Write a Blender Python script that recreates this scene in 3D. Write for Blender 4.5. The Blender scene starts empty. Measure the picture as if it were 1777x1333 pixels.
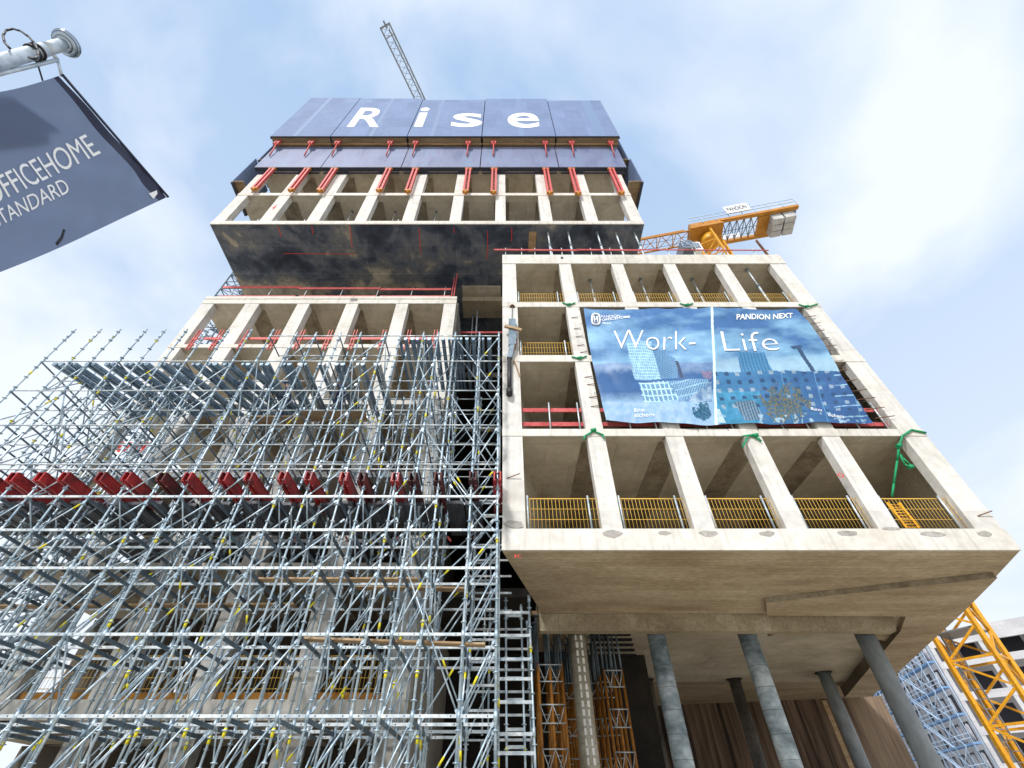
import bpy, math, random
from mathutils import Vector, Matrix
R = random.Random(7)
S = bpy.context.scene
C = S.collection
# ------------------------------------------------------------------ camera, world, sun, exposure
CZ = 1.6
F0, PX, PY = 790.0, 872.0, 666.5
TH = math.radians(44.4)
CT, ST = math.cos(TH), math.sin(TH)
cd = bpy.data.cameras.new('camera'); cam = bpy.data.objects.new('camera', cd); C.objects.link(cam)
cam.location = (0, 0, CZ); cam.rotation_euler = (math.radians(90) + TH, 0, 0)
cd.sensor_width = 36; cd.lens = F0 / 1777 * 36; cd.shift_x = (888.5 - PX) / 1777; cd.clip_end = 3000; cd.clip_start = .05
S.camera = cam
SUN_EL, SUN_AZ = 42, -22          # elevation; azimuth of the sun seen from the facade: behind the camera, a little left
SKO = (.55, .2, .15)
w = bpy.data.worlds.new('World'); S.world = w; w.use_nodes = True
nt = w.node_tree; N = nt.nodes; Lk = nt.links; N.clear()
out = N.new('ShaderNodeOutputWorld'); bg = N.new('ShaderNodeBackground'); bg.inputs[1].default_value = .12
sky = N.new('ShaderNodeTexSky'); sky.sky_type = 'NISHITA'; sky.sun_disc = False
sky.sun_elevation = math.radians(SUN_EL); sky.sun_rotation = math.radians(180 + SUN_AZ); sky.air_density = 1.0; sky.dust_density = 2.0
tc = N.new('ShaderNodeTexCoord'); mp = N.new('ShaderNodeMapping'); mp.inputs['Scale'].default_value = (1, 1, 1.5)
mp.inputs['Location'].default_value = (SKO[0], SKO[1], SKO[2])
no = N.new('ShaderNodeTexNoise'); no.inputs['Scale'].default_value = 1.7; no.inputs['Detail'].default_value = 9; no.inputs['Roughness'].default_value = .5
no.inputs['Distortion'].default_value = .35
cr = N.new('ShaderNodeValToRGB'); cr.color_ramp.elements[0].position = .41; cr.color_ramp.elements[1].position = .63
cr.color_ramp.elements[0].color = (.13, .13, .13, 1); cr.color_ramp.elements[1].color = (.93, .93, .93, 1)
sx = N.new('ShaderNodeSeparateXYZ')
hz = N.new('ShaderNodeMapRange'); hz.inputs[1].default_value = .95; hz.inputs[2].default_value = .35; hz.inputs[3].default_value = 0.0; hz.inputs[4].default_value = .55
ad = N.new('ShaderNodeMath'); ad.operation = 'ADD'; ad.use_clamp = True
mx = N.new('ShaderNodeMix'); mx.data_type = 'RGBA'
thin = N.new('ShaderNodeMix'); thin.data_type = 'RGBA'; thin.inputs[0].default_value = .75
thin.inputs[7].default_value = (2.7, 4.1, 6.1, 1)
mx.inputs[7].default_value = (5.5, 5.9, 6.5, 1)
Lk.new(tc.outputs['Generated'], mp.inputs['Vector']); Lk.new(mp.outputs[0], no.inputs['Vector']); Lk.new(no.outputs[0], cr.inputs[0])
Lk.new(tc.outputs['Generated'], sx.inputs[0]); Lk.new(sx.outputs['Z'], hz.inputs[0])
Lk.new(cr.outputs[0], ad.inputs[0]); Lk.new(hz.outputs[0], ad.inputs[1])
Lk.new(ad.outputs[0], mx.inputs[0]); Lk.new(sky.outputs[0], thin.inputs[6]); Lk.new(thin.outputs[2], mx.inputs[6])
Lk.new(mx.outputs[2], bg.inputs[0]); Lk.new(bg.outputs[0], out.inputs[0])
sl = bpy.data.lights.new('sun', 'SUN'); sl.energy = 2.6; sl.angle = math.radians(9); sl.color = (1, .965, .92)
so = bpy.data.objects.new('sun', sl); C.objects.link(so)
so.rotation_euler = (math.radians(90 - SUN_EL), 0, math.radians(SUN_AZ)); so.location = (-20, -40, 60)
S.view_settings.view_transform = 'Standard'; S.view_settings.look = 'None'; S.view_settings.gamma = 1; S.view_settings.exposure = 0.5
S.cycles.max_bounces = 7; S.cycles.diffuse_bounces = 5; S.cycles.transparent_max_bounces = 12

# ------------------------------------------------------------------ helpers
def ray(u, v):
    a = (u - PX) / F0; b = (PY - v) / F0
    return Vector((a, CT - b * ST, ST + b * CT))
def at(u, v, Y=None, Z=None):               # where the line of sight meets the plane y=Y or z=Z (Z is world height)
    d = ray(u, v)
    t = Y / d.y if Y is not None else (Z - CZ) / d.z
    return Vector((d.x * t, d.y * t, CZ + d.z * t))
def zat(v, Y): return at(PX, v, Y=Y).z
LOC = {}
def tag(o, label=None, cat=None, group=None, kind=None):
    if label: o['label'] = label
    if cat: o['category'] = cat
    if group: o['group'] = group
    if kind: o['kind'] = kind
    return o
ORDS = 'first second third fourth fifth sixth seventh eighth ninth tenth eleventh twelfth thirteenth fourteenth fifteenth sixteenth seventeenth eighteenth nineteenth twentieth'.split()
def ordn(i):                                # 0-based -> 'first', 'twenty-third' ...
    if i < 20: return ORDS[i]
    t_, o_ = divmod(i + 1, 10); tn = {2: 'twent', 3: 'thirt', 4: 'fort', 5: 'fift', 6: 'sixt', 7: 'sevent'}[t_]
    return tn + ('ieth' if o_ == 0 else 'y-' + ORDS[o_ - 1])
def thing(name, loc, label, cat, group=None):
    o = bpy.data.objects.new(name, None); C.objects.link(o); o.location = loc; o.empty_display_size = .2
    LOC[o] = Vector(loc); return tag(o, label, cat, group)
class MB:
    def __init__(s): s.v = []; s.f = []; s.m = []; s.sm = []
    def add(s, vs, fs, m=0, smooth=False):
        n = len(s.v); s.v += [Vector(p) for p in vs]
        for f in fs: s.f.append([i + n for i in f]); s.m.append(m); s.sm.append(smooth)
    def hexa(s, p, m=0):                    # p: 4 bottom (ccw from above) + 4 top
        s.add(p, [(3, 2, 1, 0), (4, 5, 6, 7), (0, 1, 5, 4), (1, 2, 6, 5), (2, 3, 7, 6), (3, 0, 4, 7)], m); return s
    def box(s, a, b, m=0):
        x0, y0, z0 = a; x1, y1, z1 = b
        if x0 > x1: x0, x1 = x1, x0
        if y0 > y1: y0, y1 = y1, y0
        if z0 > z1: z0, z1 = z1, z0
        return s.hexa([(x0, y0, z0), (x1, y0, z0), (x1, y1, z0), (x0, y1, z0), (x0, y0, z1), (x1, y0, z1), (x1, y1, z1), (x0, y1, z1)], m)
    def prism(s, poly, z0, z1, m=0):        # poly ccw in xy
        n = len(poly)
        vs = [(x, y, z0) for x, y in poly] + [(x, y, z1) for x, y in poly]
        s.add(vs, [tuple(range(n - 1, -1, -1)), tuple(range(n, 2 * n))] + [(i, (i + 1) % n, n + (i + 1) % n, n + i) for i in range(n)], m); return s
    def tube(s, a, b, r, n=6, m=0, r2=None):
        a = Vector(a); b = Vector(b); d = (b - a)
        if d.length < 1e-6: return s
        q = d.to_track_quat('Z', 'Y'); r2 = r if r2 is None else r2
        vs = []
        for p, rr in ((a, r), (b, r2)):
            for k in range(n):
                t = 2 * math.pi * k / n
                vs.append(p + q @ Vector((rr * math.cos(t), rr * math.sin(t), 0)))
        k0 = len(s.v)
        s.add(vs, [(i, (i + 1) % n, n + (i + 1) % n, n + i) for i in range(n)], m, True)
        for f in (tuple(range(n - 1, -1, -1)), tuple(range(n, 2 * n))):
            s.f.append([i + k0 for i in f]); s.m.append(m); s.sm.append(False)
        return s
    def bar(s, a, b, w_, h, m=0, up=(0, 0, 1)):
        a = Vector(a); b = Vector(b); d = (b - a).normalized(); up = Vector(up)
        if abs(d.dot(up)) > .98: up = Vector((0, 1, 0))
        x = d.cross(up).normalized() * w_ / 2; y = x.cross(d).normalized() * h / 2
        p = []
        for c in (a, b): p += [c - x - y, c + x - y, c + x + y, c - x + y]
        s.add(p, [(0, 1, 2, 3), (7, 6, 5, 4), (4, 5, 1, 0), (5, 6, 2, 1), (6, 7, 3, 2), (7, 4, 0, 3)], m); return s
    def path(s, pts, r, n=6, m=0):
        for p, q in zip(pts[:-1], pts[1:]): s.tube(p, q, r, n, m)
        return s
    def build(s, name, mats, parent=None, loc=None, label=None):
        me = bpy.data.meshes.new(name)
        o = bpy.data.objects.new(name, me); C.objects.link(o)
        if parent is not None:
            off = LOC[parent]; o.parent = parent; LOC[o] = off
        else:
            off = Vector(loc) if loc is not None else Vector((0, 0, 0)); o.location = off; LOC[o] = off
        me.from_pydata([p - off for p in s.v], [], s.f)
        if not isinstance(mats, (list, tuple)): mats = [mats]
        for m_ in mats: me.materials.append(m_)
        for p, i, sm in zip(me.polygons, s.m, s.sm): p.material_index = i; p.use_smooth = sm
        me.update()
        if label: o['label'] = label
        return o
def top(mb, name, mat, loc, label, cat, group=None):
    return tag(mb.build(name, mat, None, loc), label, cat, group)

# ------------------------------------------------------------------ materials
def mat(name, col, rough=.6, metal=0.0, spec=.4):
    m = bpy.data.materials.new(name); m.use_nodes = True
    b = m.node_tree.nodes['Principled BSDF']
    b.inputs['Base Color'].default_value = (*col, 1); b.inputs['Roughness'].default_value = rough; b.inputs['Metallic'].default_value = metal
    b.inputs['Specular IOR Level'].default_value = spec
    return m
def noisy(name, stops, scale=1.0, rough=.8, metal=0.0, detail=8, stretch=(1, 1, 1), fine=12, bump=.15, joint=None, jcol=.6, jaxes='xz', dist=.4, spec=.3, rot=0, fc=.28, streak=0.0):
    """stops: [(pos,col)...] of a colour ramp over noise; joint=(w,h): formwork panel joints"""
    m = mat(name, stops[0][1], rough, metal, spec); t = m.node_tree; n = t.nodes; l = t.links; b = n['Principled BSDF']
    g = n.new('ShaderNodeNewGeometry'); mp = n.new('ShaderNodeMapping'); mp.inputs['Scale'].default_value = stretch; mp.inputs['Rotation'].default_value = (0, 0, rot)
    l.new(g.outputs['Position'], mp.inputs[0])
    a = n.new('ShaderNodeTexNoise'); a.inputs['Scale'].default_value = scale; a.inputs['Detail'].default_value = detail; a.inputs['Distortion'].default_value = dist; a.inputs['Roughness'].default_value = .6
    f = n.new('ShaderNodeTexNoise'); f.inputs['Scale'].default_value = fine; f.inputs['Detail'].default_value = 6
    l.new(mp.outputs[0], a.inputs[0]); l.new(mp.outputs[0], f.inputs[0])
    r = n.new('ShaderNodeValToRGB'); cr = r.color_ramp
    cr.elements[0].position = stops[0][0]; cr.elements[0].color = (*stops[0][1], 1)
    cr.elements[1].position = stops[-1][0]; cr.elements[1].color = (*stops[-1][1], 1)
    for p, c in stops[1:-1]:
        e = cr.elements.new(p); e.color = (*c, 1)
    l.new(a.outputs[0], r.inputs[0])
    mr = n.new('ShaderNodeMapRange'); mr.inputs[1].default_value = .25; mr.inputs[2].default_value = .75; mr.inputs[3].default_value = 1 - fc; mr.inputs[4].default_value = 1 + fc * .6
    l.new(f.outputs[0], mr.inputs[0])
    mu = n.new('ShaderNodeMix'); mu.data_type = 'RGBA'; mu.blend_type = 'MULTIPLY'; mu.inputs[0].default_value = 1
    l.new(r.outputs[0], mu.inputs[6]); l.new(mr.outputs[0], mu.inputs[7])
    last = mu.outputs[2]
    if streak:
        m5 = n.new('ShaderNodeMapping'); m5.inputs['Scale'].default_value = (5, 5, .35); l.new(g.outputs['Position'], m5.inputs[0])
        n5 = n.new('ShaderNodeTexNoise'); n5.inputs['Scale'].default_value = 1.2; n5.inputs['Detail'].default_value = 8; l.new(m5.outputs[0], n5.inputs[0])
        r5 = n.new('ShaderNodeMapRange'); r5.inputs[1].default_value = .52; r5.inputs[2].default_value = .72; r5.inputs[3].default_value = 1; r5.inputs[4].default_value = 1 - streak; l.new(n5.outputs[0], r5.inputs[0])
        m6 = n.new('ShaderNodeMix'); m6.data_type = 'RGBA'; m6.blend_type = 'MULTIPLY'; m6.inputs[0].default_value = 1; l.new(last, m6.inputs[6]); l.new(r5.outputs[0], m6.inputs[7]); last = m6.outputs[2]
    if joint:
        s_ = n.new('ShaderNodeSeparateXYZ'); c_ = n.new('ShaderNodeCombineXYZ'); l.new(g.outputs['Position'], s_.inputs[0])
        l.new(s_.outputs[jaxes[0].upper()], c_.inputs[0]); l.new(s_.outputs[jaxes[1].upper()], c_.inputs[1])
        br = n.new('ShaderNodeTexBrick'); br.offset = .37; br.inputs['Scale'].default_value = 1
        br.inputs['Brick Width'].default_value = joint[0]; br.inputs['Row Height'].default_value = joint[1]; br.inputs['Mortar Size'].default_value = .008; br.inputs['Mortar Smooth'].default_value = .3
        br.inputs['Color1'].default_value = (1, 1, 1, 1); br.inputs['Color2'].default_value = (.86, .86, .87, 1); br.inputs['Mortar'].default_value = (jcol, jcol, jcol, 1)
        l.new(c_.outputs[0], br.inputs[0])
        m2 = n.new('ShaderNodeMix'); m2.data_type = 'RGBA'; m2.blend_type = 'MULTIPLY'; m2.inputs[0].default_value = 1
        l.new(last, m2.inputs[6]); l.new(br.outputs[0], m2.inputs[7]); last = m2.outputs[2]
    l.new(last, b.inputs['Base Color'])
    if bump:
        bp = n.new('ShaderNodeBump'); bp.inputs['Strength'].default_value = bump; bp.inputs['Distance'].default_value = .02
        l.new(f.outputs[0], bp.inputs['Height']); l.new(bp.outputs[0], b.inputs['Normal'])
    return m
M = {}
M['facade'] = noisy('pale_concrete', [(.3, (.60, .575, .52)), (.5, (.69, .67, .625)), (.7, (.74, .73, .695))], .8, joint=(40, 1.17), jcol=.82, fine=4, bump=.08, fc=.16, streak=.22)
M['facade_band'] = noisy('pale_concrete_band', [(.3, (.60, .555, .48)), (.5, (.68, .65, .59)), (.7, (.74, .72, .67))], .55, joint=(3.4, 9), jcol=.8, fine=4, bump=.08, fc=.16, streak=.22)
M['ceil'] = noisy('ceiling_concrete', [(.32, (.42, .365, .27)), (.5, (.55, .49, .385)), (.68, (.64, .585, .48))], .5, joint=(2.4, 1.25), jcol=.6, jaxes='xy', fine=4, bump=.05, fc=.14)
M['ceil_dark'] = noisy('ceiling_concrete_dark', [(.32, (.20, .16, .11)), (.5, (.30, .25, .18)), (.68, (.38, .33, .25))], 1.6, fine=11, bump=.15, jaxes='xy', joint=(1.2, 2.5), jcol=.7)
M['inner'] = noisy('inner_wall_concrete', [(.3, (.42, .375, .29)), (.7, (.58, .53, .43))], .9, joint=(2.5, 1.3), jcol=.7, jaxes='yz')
M['soffit'] = noisy('board_marked_soffit', [(.3, (.33, .25, .16)), (.5, (.46, .37, .25)), (.72, (.58, .49, .36))], .55, joint=(2.6, .21), jcol=.62, jaxes='xy', stretch=(.55, 1.6, 1), dist=.1, fine=9, bump=.3)
M['soffit_low'] = noisy('reddish_soffit', [(.3, (.33, .25, .16)), (.5, (.46, .365, .25)), (.72, (.57, .48, .35))], .6, joint=(2.6, .21), jcol=.68, jaxes='xy', stretch=(.5, 1.6, 1), dist=.1, fine=9, bump=.3)
M['beam'] = noisy('beam_concrete', [(.3, (.26, .21, .14)), (.55, (.38, .32, .22)), (.72, (.48, .42, .31))], .9, joint=(3.1, 9), jcol=.5)
M['stain'] = noisy('black_stained_soffit', [(.34, (.02, .026, .045)), (.46, (.055, .07, .105)), (.53, (.12, .135, .17)), (.60, (.16, .165, .175)), (.65, (.34, .31, .26)), (.74, (.46, .42, .35))], .45, joint=(2.7, 1.9), jcol=1.9, jaxes='xy', fine=3, detail=14, dist=.35, bump=.05, rough=.62)
M['grey_conc'] = noisy('grey_concrete', [(.3, (.30, .28, .25)), (.7, (.46, .44, .41))], .8, fine=9)
M['dark_in'] = noisy('recess_shade_concrete', [(.3, (.012, .011, .01)), (.7, (.04, .034, .028))], .8)  # near-black base puts the shade of the recesses into the colour
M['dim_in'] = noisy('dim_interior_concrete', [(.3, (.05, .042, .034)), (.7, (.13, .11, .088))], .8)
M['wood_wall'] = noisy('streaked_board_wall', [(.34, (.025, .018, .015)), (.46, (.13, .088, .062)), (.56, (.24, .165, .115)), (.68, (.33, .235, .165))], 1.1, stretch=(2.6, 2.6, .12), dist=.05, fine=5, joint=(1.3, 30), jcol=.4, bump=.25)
M['pale_wall'] = noisy('pale_board_wall', [(.32, (.24, .17, .115)), (.68, (.40, .30, .21))], 1.1, stretch=(2.6, 2.6, .15), dist=.05, fine=5, joint=(1.1, 30), jcol=.55)
M['steel'] = noisy('galvanised_tube', [(.35, (.28, .38, .47)), (.5, (.44, .55, .63)), (.68, (.66, .74, .80))], 2.6, rough=.4, metal=.4, bump=0, spec=.5)
M['steel_flat'] = noisy('galvanised_ledger', [(.35, (.36, .43, .48)), (.5, (.52, .58, .61)), (.66, (.72, .74, .74))], 2.6, rough=.5, metal=.35, bump=0, spec=.5)
M['steel_dark'] = noisy('weathered_tube', [(.35, (.08, .12, .16)), (.65, (.20, .26, .31))], 1.5, rough=.5, metal=.3, bump=0)
M['yellow'] = mat('yellow_mark', (.75, .66, .03), .5)
M['red_steel'] = noisy('red_painted_steel', [(.32, (.10, .01, .012)), (.5, (.34, .014, .016)), (.7, (.52, .03, .028))], 2.6, rough=.4, bump=.05, spec=.5)
M['maroon'] = noisy('worn_maroon_steel', [(.35, (.035, .02, .02)), (.55, (.12, .02, .02)), (.7, (.25, .03, .025))], 2.5, rough=.55, bump=.1)
M['red_pale'] = noisy('faded_red_paint', [(.3, (.50, .06, .055)), (.7, (.70, .14, .13))], 3, rough=.5, bump=0)
M['red_rail'] = noisy('red_board', [(.3, (.36, .04, .04)), (.7, (.58, .12, .12))], 2.5, rough=.7, bump=0)
M['orange_knob'] = mat('orange_fitting', (.55, .22, .03), .5)
M['slab_grey'] = noisy('ribbed_grey_formwork', [(.35, (.03, .034, .044)), (.5, (.075, .082, .10)), (.7, (.15, .16, .185))], 1.6, rough=.5, stretch=(4, .6, 1), fine=14, spec=.5, joint=(.16, 60), jcol=.55, jaxes='xy')
M['blue_alu'] = noisy('blue_grey_formwork', [(.35, (.13, .20, .28)), (.7, (.34, .45, .56))], 2.6, rough=.45, metal=.3, bump=0)
M['screen'] = noisy('slate_blue_screen', [(.3, (.17, .235, .40)), (.7, (.205, .275, .455))], .5, fc=.08, rough=.7, spec=.15, joint=(1.25, 2.2), jcol=.82, bump=0, fine=3)
M['screen_low'] = noisy('slate_violet_screen', [(.3, (.12, .15, .28)), (.5, (.19, .215, .35)), (.7, (.17, .24, .39))], .9, fc=.12, rough=.5, spec=.25, joint=(1.25, 2.2), jcol=.8, bump=0, stretch=(1.5, 1, .4))
M['stripe'] = mat('pale_blue_sheet', (.165, .24, .40), .6, 0, .2)
M['screen_back'] = mat('dark_screen_frame', (.03, .035, .06), .6)
M['ply'] = noisy('brown_deck_plywood', [(.3, (.17, .115, .06)), (.7, (.32, .235, .14))], 1.2, stretch=(.6, 3, 1), joint=(2.5, .5), jaxes='xy', jcol=.5)
M['plank'] = noisy('timber_plank', [(.3, (.30, .19, .10)), (.7, (.50, .36, .22))], 2, stretch=(.4, 3, 3))
M['white'] = mat('white_print', (.86, .87, .88), .55)
M['orange_mesh'] = mat('orange_painted_wire', (.82, .52, .10), .5)
M['orange_board'] = noisy('orange_brown_board', [(.3, (.34, .15, .03)), (.7, (.55, .27, .06))], 2)
M['mesh_dk'] = mat('orange_wire_shaded', (.5, .2, .02), .5)
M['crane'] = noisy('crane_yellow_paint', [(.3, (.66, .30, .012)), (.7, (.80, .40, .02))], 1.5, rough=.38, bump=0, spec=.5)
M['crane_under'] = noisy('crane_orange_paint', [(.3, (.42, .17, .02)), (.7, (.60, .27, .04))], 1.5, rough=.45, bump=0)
M['weight'] = noisy('pale_concrete_weight', [(.3, (.38, .38, .39)), (.7, (.62, .61, .60))], 1.2)
M['crane_grey'] = mat('crane_grey_steel', (.22, .24, .27), .5, .3)
M['prop_orange'] = noisy('orange_shoring_paint', [(.3, (.26, .10, .02)), (.7, (.48, .21, .035))], 3, rough=.5, bump=0)
M['glass'] = mat('cab_glass', (.05, .09, .15), .1, 0, .8)
M['rope'] = mat('green_rope', (.01, .28, .11), .7)
M['black'] = mat('black_rubber', (.02, .02, .022), .5)
M['rust'] = noisy('rusty_steel', [(.3, (.10, .05, .03)), (.7, (.25, .12, .06))], 6, rough=.8)
M['red_spray'] = mat('red_spray_paint', (.62, .05, .04), .7)
M['flag'] = mat('slate_blue_flag', (.19, .245, .385), .85)
_t = M['flag'].node_tree; _tr = _t.nodes.new('ShaderNodeBsdfTranslucent'); _tr.inputs[0].default_value = (.21, .27, .41, 1); _mx = _t.nodes.new('ShaderNodeMixShader'); _mx.inputs[0].default_value = .45
_t.links.new(_t.nodes['Principled BSDF'].outputs[0], _mx.inputs[1]); _t.links.new(_tr.outputs[0], _mx.inputs[2]); _t.links.new(_mx.outputs[0], _t.nodes['Material Output'].inputs[0])
M['flag_hem'] = mat('dark_flag_hem', (.03, .036, .075), .7)
M['alu'] = noisy('pale_pole_paint', [(.3, (.48, .56, .64)), (.7, (.62, .69, .76))], 3, rough=.35, metal=.3, bump=0)
M['chrome'] = mat('polished_finial', (.42, .5, .6), .15, .95)
M['blue_scaf'] = mat('blue_scaffold_tube', (.16, .30, .52), .5, .2)
M['blue_pale'] = mat('pale_blue_tube', (.45, .58, .74), .5, .3)
M['white_wall'] = noisy('white_block_wall', [(.3, (.50, .50, .52)), (.7, (.66, .65, .66))], .3, joint=(1.2, .6), jcol=.7, jaxes='yz')
M['sack'] = noisy('shiny_wrapped_window', [(.3, (.22, .23, .27)), (.7, (.68, .68, .70))], .9, rough=.4)
M['void'] = mat('dark_window_opening', (.02, .02, .03), .5)
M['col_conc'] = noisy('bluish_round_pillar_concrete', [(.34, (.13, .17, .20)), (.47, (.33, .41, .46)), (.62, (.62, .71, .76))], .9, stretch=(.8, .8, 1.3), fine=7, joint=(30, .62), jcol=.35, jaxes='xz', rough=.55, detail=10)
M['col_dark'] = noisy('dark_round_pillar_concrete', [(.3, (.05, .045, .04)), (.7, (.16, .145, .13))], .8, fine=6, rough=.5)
M['col_side'] = noisy('smooth_blue_grey_pillar', [(.3, (.16, .19, .215)), (.7, (.36, .40, .43))], .5, stretch=(1, 1, .5), fine=4, rough=.45, bump=.05)
M['col_wrap'] = noisy('film_wrapped_pillar', [(.3, (.30, .27, .20)), (.7, (.50, .47, .38))], 1.2, fine=10, rough=.3, joint=(30, .5), jcol=.5, spec=.7)
M['film'] = mat('glossy_film_patch', (.75, .74, .70), .2, 0, .8)
M['ground'] = noisy('gravelly_site_ground', [(.3, (.44, .39, .31)), (.7, (.60, .55, .45))], .3, fine=3)
M['cloth_dark'] = mat('navy_work_clothes', (.02, .03, .09), .8)
M['cloth_grey'] = mat('grey_work_clothes', (.12, .12, .13), .8)
M['skin'] = mat('skin', (.45, .27, .2), .6)
M['hat_o'] = mat('orange_helmet', (.75, .36, .02), .35)
M['hat_b'] = mat('blue_helmet', (.03, .14, .42), .35)

_t = M['stain'].node_tree; _n = _t.nodes; _g = [q for q in _n if q.type == 'NEW_GEOMETRY'][0]; _r = [q for q in _n if q.type == 'VALTORGB'][0]; _src = _r.inputs[0].links[0].from_socket
_s = _n.new('ShaderNodeSeparateXYZ'); _m1 = _n.new('ShaderNodeMapRange'); _m1.inputs[1].default_value = 14.2; _m1.inputs[2].default_value = 16.2; _m1.inputs[3].default_value = -.02; _m1.inputs[4].default_value = .17
_m2 = _n.new('ShaderNodeMapRange'); _m2.inputs[1].default_value = -2; _m2.inputs[2].default_value = -9; _m3 = _n.new('ShaderNodeMath'); _m3.operation = 'MULTIPLY'; _m4 = _n.new('ShaderNodeMath'); _m4.operation = 'ADD'
_t.links.new(_g.outputs['Position'], _s.inputs[0]); _t.links.new(_s.outputs['Y'], _m1.inputs[0]); _t.links.new(_s.outputs['X'], _m2.inputs[0]); _t.links.new(_m1.outputs[0], _m3.inputs[0]); _t.links.new(_m2.outputs[0], _m3.inputs[1])
_t.links.new(_src, _m4.inputs[0]); _t.links.new(_m3.outputs[0], _m4.inputs[1]); _t.links.new(_m4.outputs[0], _r.inputs[0])
# ------------------------------------------------------------------ ground
g = MB(); g.add([(-1500, -1500, 0), (1500, -1500, 0), (1500, 1500, 0), (-1500, 1500, 0)], [(0, 1, 2, 3)])
tag(g.build('ground', M['ground']), kind='structure')

# ------------------------------------------------------------------ text and print helpers
def glyphs(txt, bold=0.0):
    cu = bpy.data.curves.new('t', 'FONT'); cu.body = txt; cu.size = 1; cu.offset = bold; cu.resolution_u = 4
    ob = bpy.data.objects.new('t', cu); C.objects.link(ob)
    dg = bpy.context.evaluated_depsgraph_get(); ev = ob.evaluated_get(dg); me = ev.to_mesh()
    vs = [(v.co.x, v.co.y) for v in me.vertices]; fs = [list(p.vertices) for p in me.polygons]
    ev.to_mesh_clear(); bpy.data.objects.remove(ob); bpy.data.curves.remove(cu)
    xs = [v[0] for v in vs]; ys = [v[1] for v in vs]
    x0, x1, y0, y1 = min(xs), max(xs), min(ys), max(ys)
    return [((x - x0) / (x1 - x0), (y - y0) / (y1 - y0)) for x, y in vs], fs
def text_into(mb, txt, fn, bold=0.0, m=0, thick=None):
    vs, fs = glyphs(txt, bold)
    mb.add([fn(x, y) for x, y in vs], fs, m)

# ------------------------------------------------------------------ the building
YR, YL = 12.0, 14.5
BLD = thing('office_building', (0, 20, 0), 'pale concrete high-rise shell of stacked shifted blocks behind the scaffold', 'building')
def part(mb, name, m, label=None): return mb.build(name, m, BLD, label=label)
# levels in world height: (top, bottom) of each slab edge
LV = [(zat(918, YR), zat(955, YR)), (zat(745, YR), zat(757, YR)), (zat(617, YR), zat(628, YR)), (zat(525, YR), zat(533, YR)), (zat(443, YR), zat(458, YR))]
XR = [(0.0, .66), (2.81, 3.39), (5.41, 5.99), (8.0, 8.58), (10.59, 11.17), (13.3, 14.08)]
SKL, SKR = .28, .36
DR = .32
def skew(x, y): return x + (SKL + (SKR - SKL) * x / 14.08) * (y - YR)
YB = 29.0
for i, (zt, zb) in enumerate(LV):
    if i == 0:
        part(MB().box((-.02, YR - .02, zb), (14.10, YR + .05, zt)), 'facade_band', M['facade_band'], 'tall pale edge band along the bottom of the right block')
        continue
    e = .02 if i < 4 else .03
    part(MB().box((-.01, YR - e, zb), (14.09, YR + .03, zt)), 'slab_edge', M['facade_band'])
    part(MB().prism([(0, YR + .031), (14.08, YR + .031), (skew(14.08, 27), 27), (skew(0, 27), 27)], zb + .05, zt - .02), 'floor_slab', M['ceil'])
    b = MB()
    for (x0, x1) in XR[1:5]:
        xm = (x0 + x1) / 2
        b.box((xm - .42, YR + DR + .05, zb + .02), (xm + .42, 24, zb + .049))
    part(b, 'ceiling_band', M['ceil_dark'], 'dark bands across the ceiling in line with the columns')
    # beam across the ceiling deeper in
    part(MB().box((.8, YR + 4.2, zb - .0), (15, YR + 4.9, zb + .049)), 'ceiling_beam', M['ceil_dark'])
for i in range(4):
    z0 = LV[i][0]; z1 = LV[i + 1][1]
    for (x0, x1) in XR:
        part(MB().box((x0, YR, z0), (x1, YR + DR, z1)), 'column', M['facade'])
    # side walls of the storey, following the slanted plan
    for xx, dx in ((0.02, .3), (13.76, .3)):
        ye = 26
        p = [(skew(xx, YR + DR), YR + DR), (skew(xx, YR + DR) + dx, YR + DR), (skew(xx, ye) + dx, ye), (skew(xx, ye), ye)]
        part(MB().prism(p, z0, z1 + .05), 'side_wall', M['inner'])
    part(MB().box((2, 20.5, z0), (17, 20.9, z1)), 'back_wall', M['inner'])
# floor of the lowest storey and the underside
Z0 = LV[0][1]; zf = LV[0][0]
bx = lambda y: .0 + SKL * (y - YR)
part(MB().prism([(.02, YR + .051), (14.06, YR + .051), (skew(14.0, 28.9), 28.9), (skew(.3, 28.9), 28.9)], Z0 + .3, zf - .03), 'floor_slab', M['ceil'])
# soffit polygons from the photograph, on the plane of the underside
def S_(u, v, z=None): p = at(u, v, Z=Z0 if z is None else z); return (p.x, p.y)
tl = (0.0, YR + .1); tr = (14.08, YR + .1)
yb1 = S_(900, 1065)[1]
er = S_(1672, 1061.5); eb = S_(1509, 1208)
part(MB().prism([(-.01, YR + .051), (14.1, YR + .051), er, (S_(1600, 1128)), (S_(1330, 1068)[0], yb1), (S_(937, 1065)[0], yb1), (S_(937, 1058)[0], S_(937, 1058)[1])], Z0 + .002, Z0 + .28), 'underside', M['soffit'])
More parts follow.
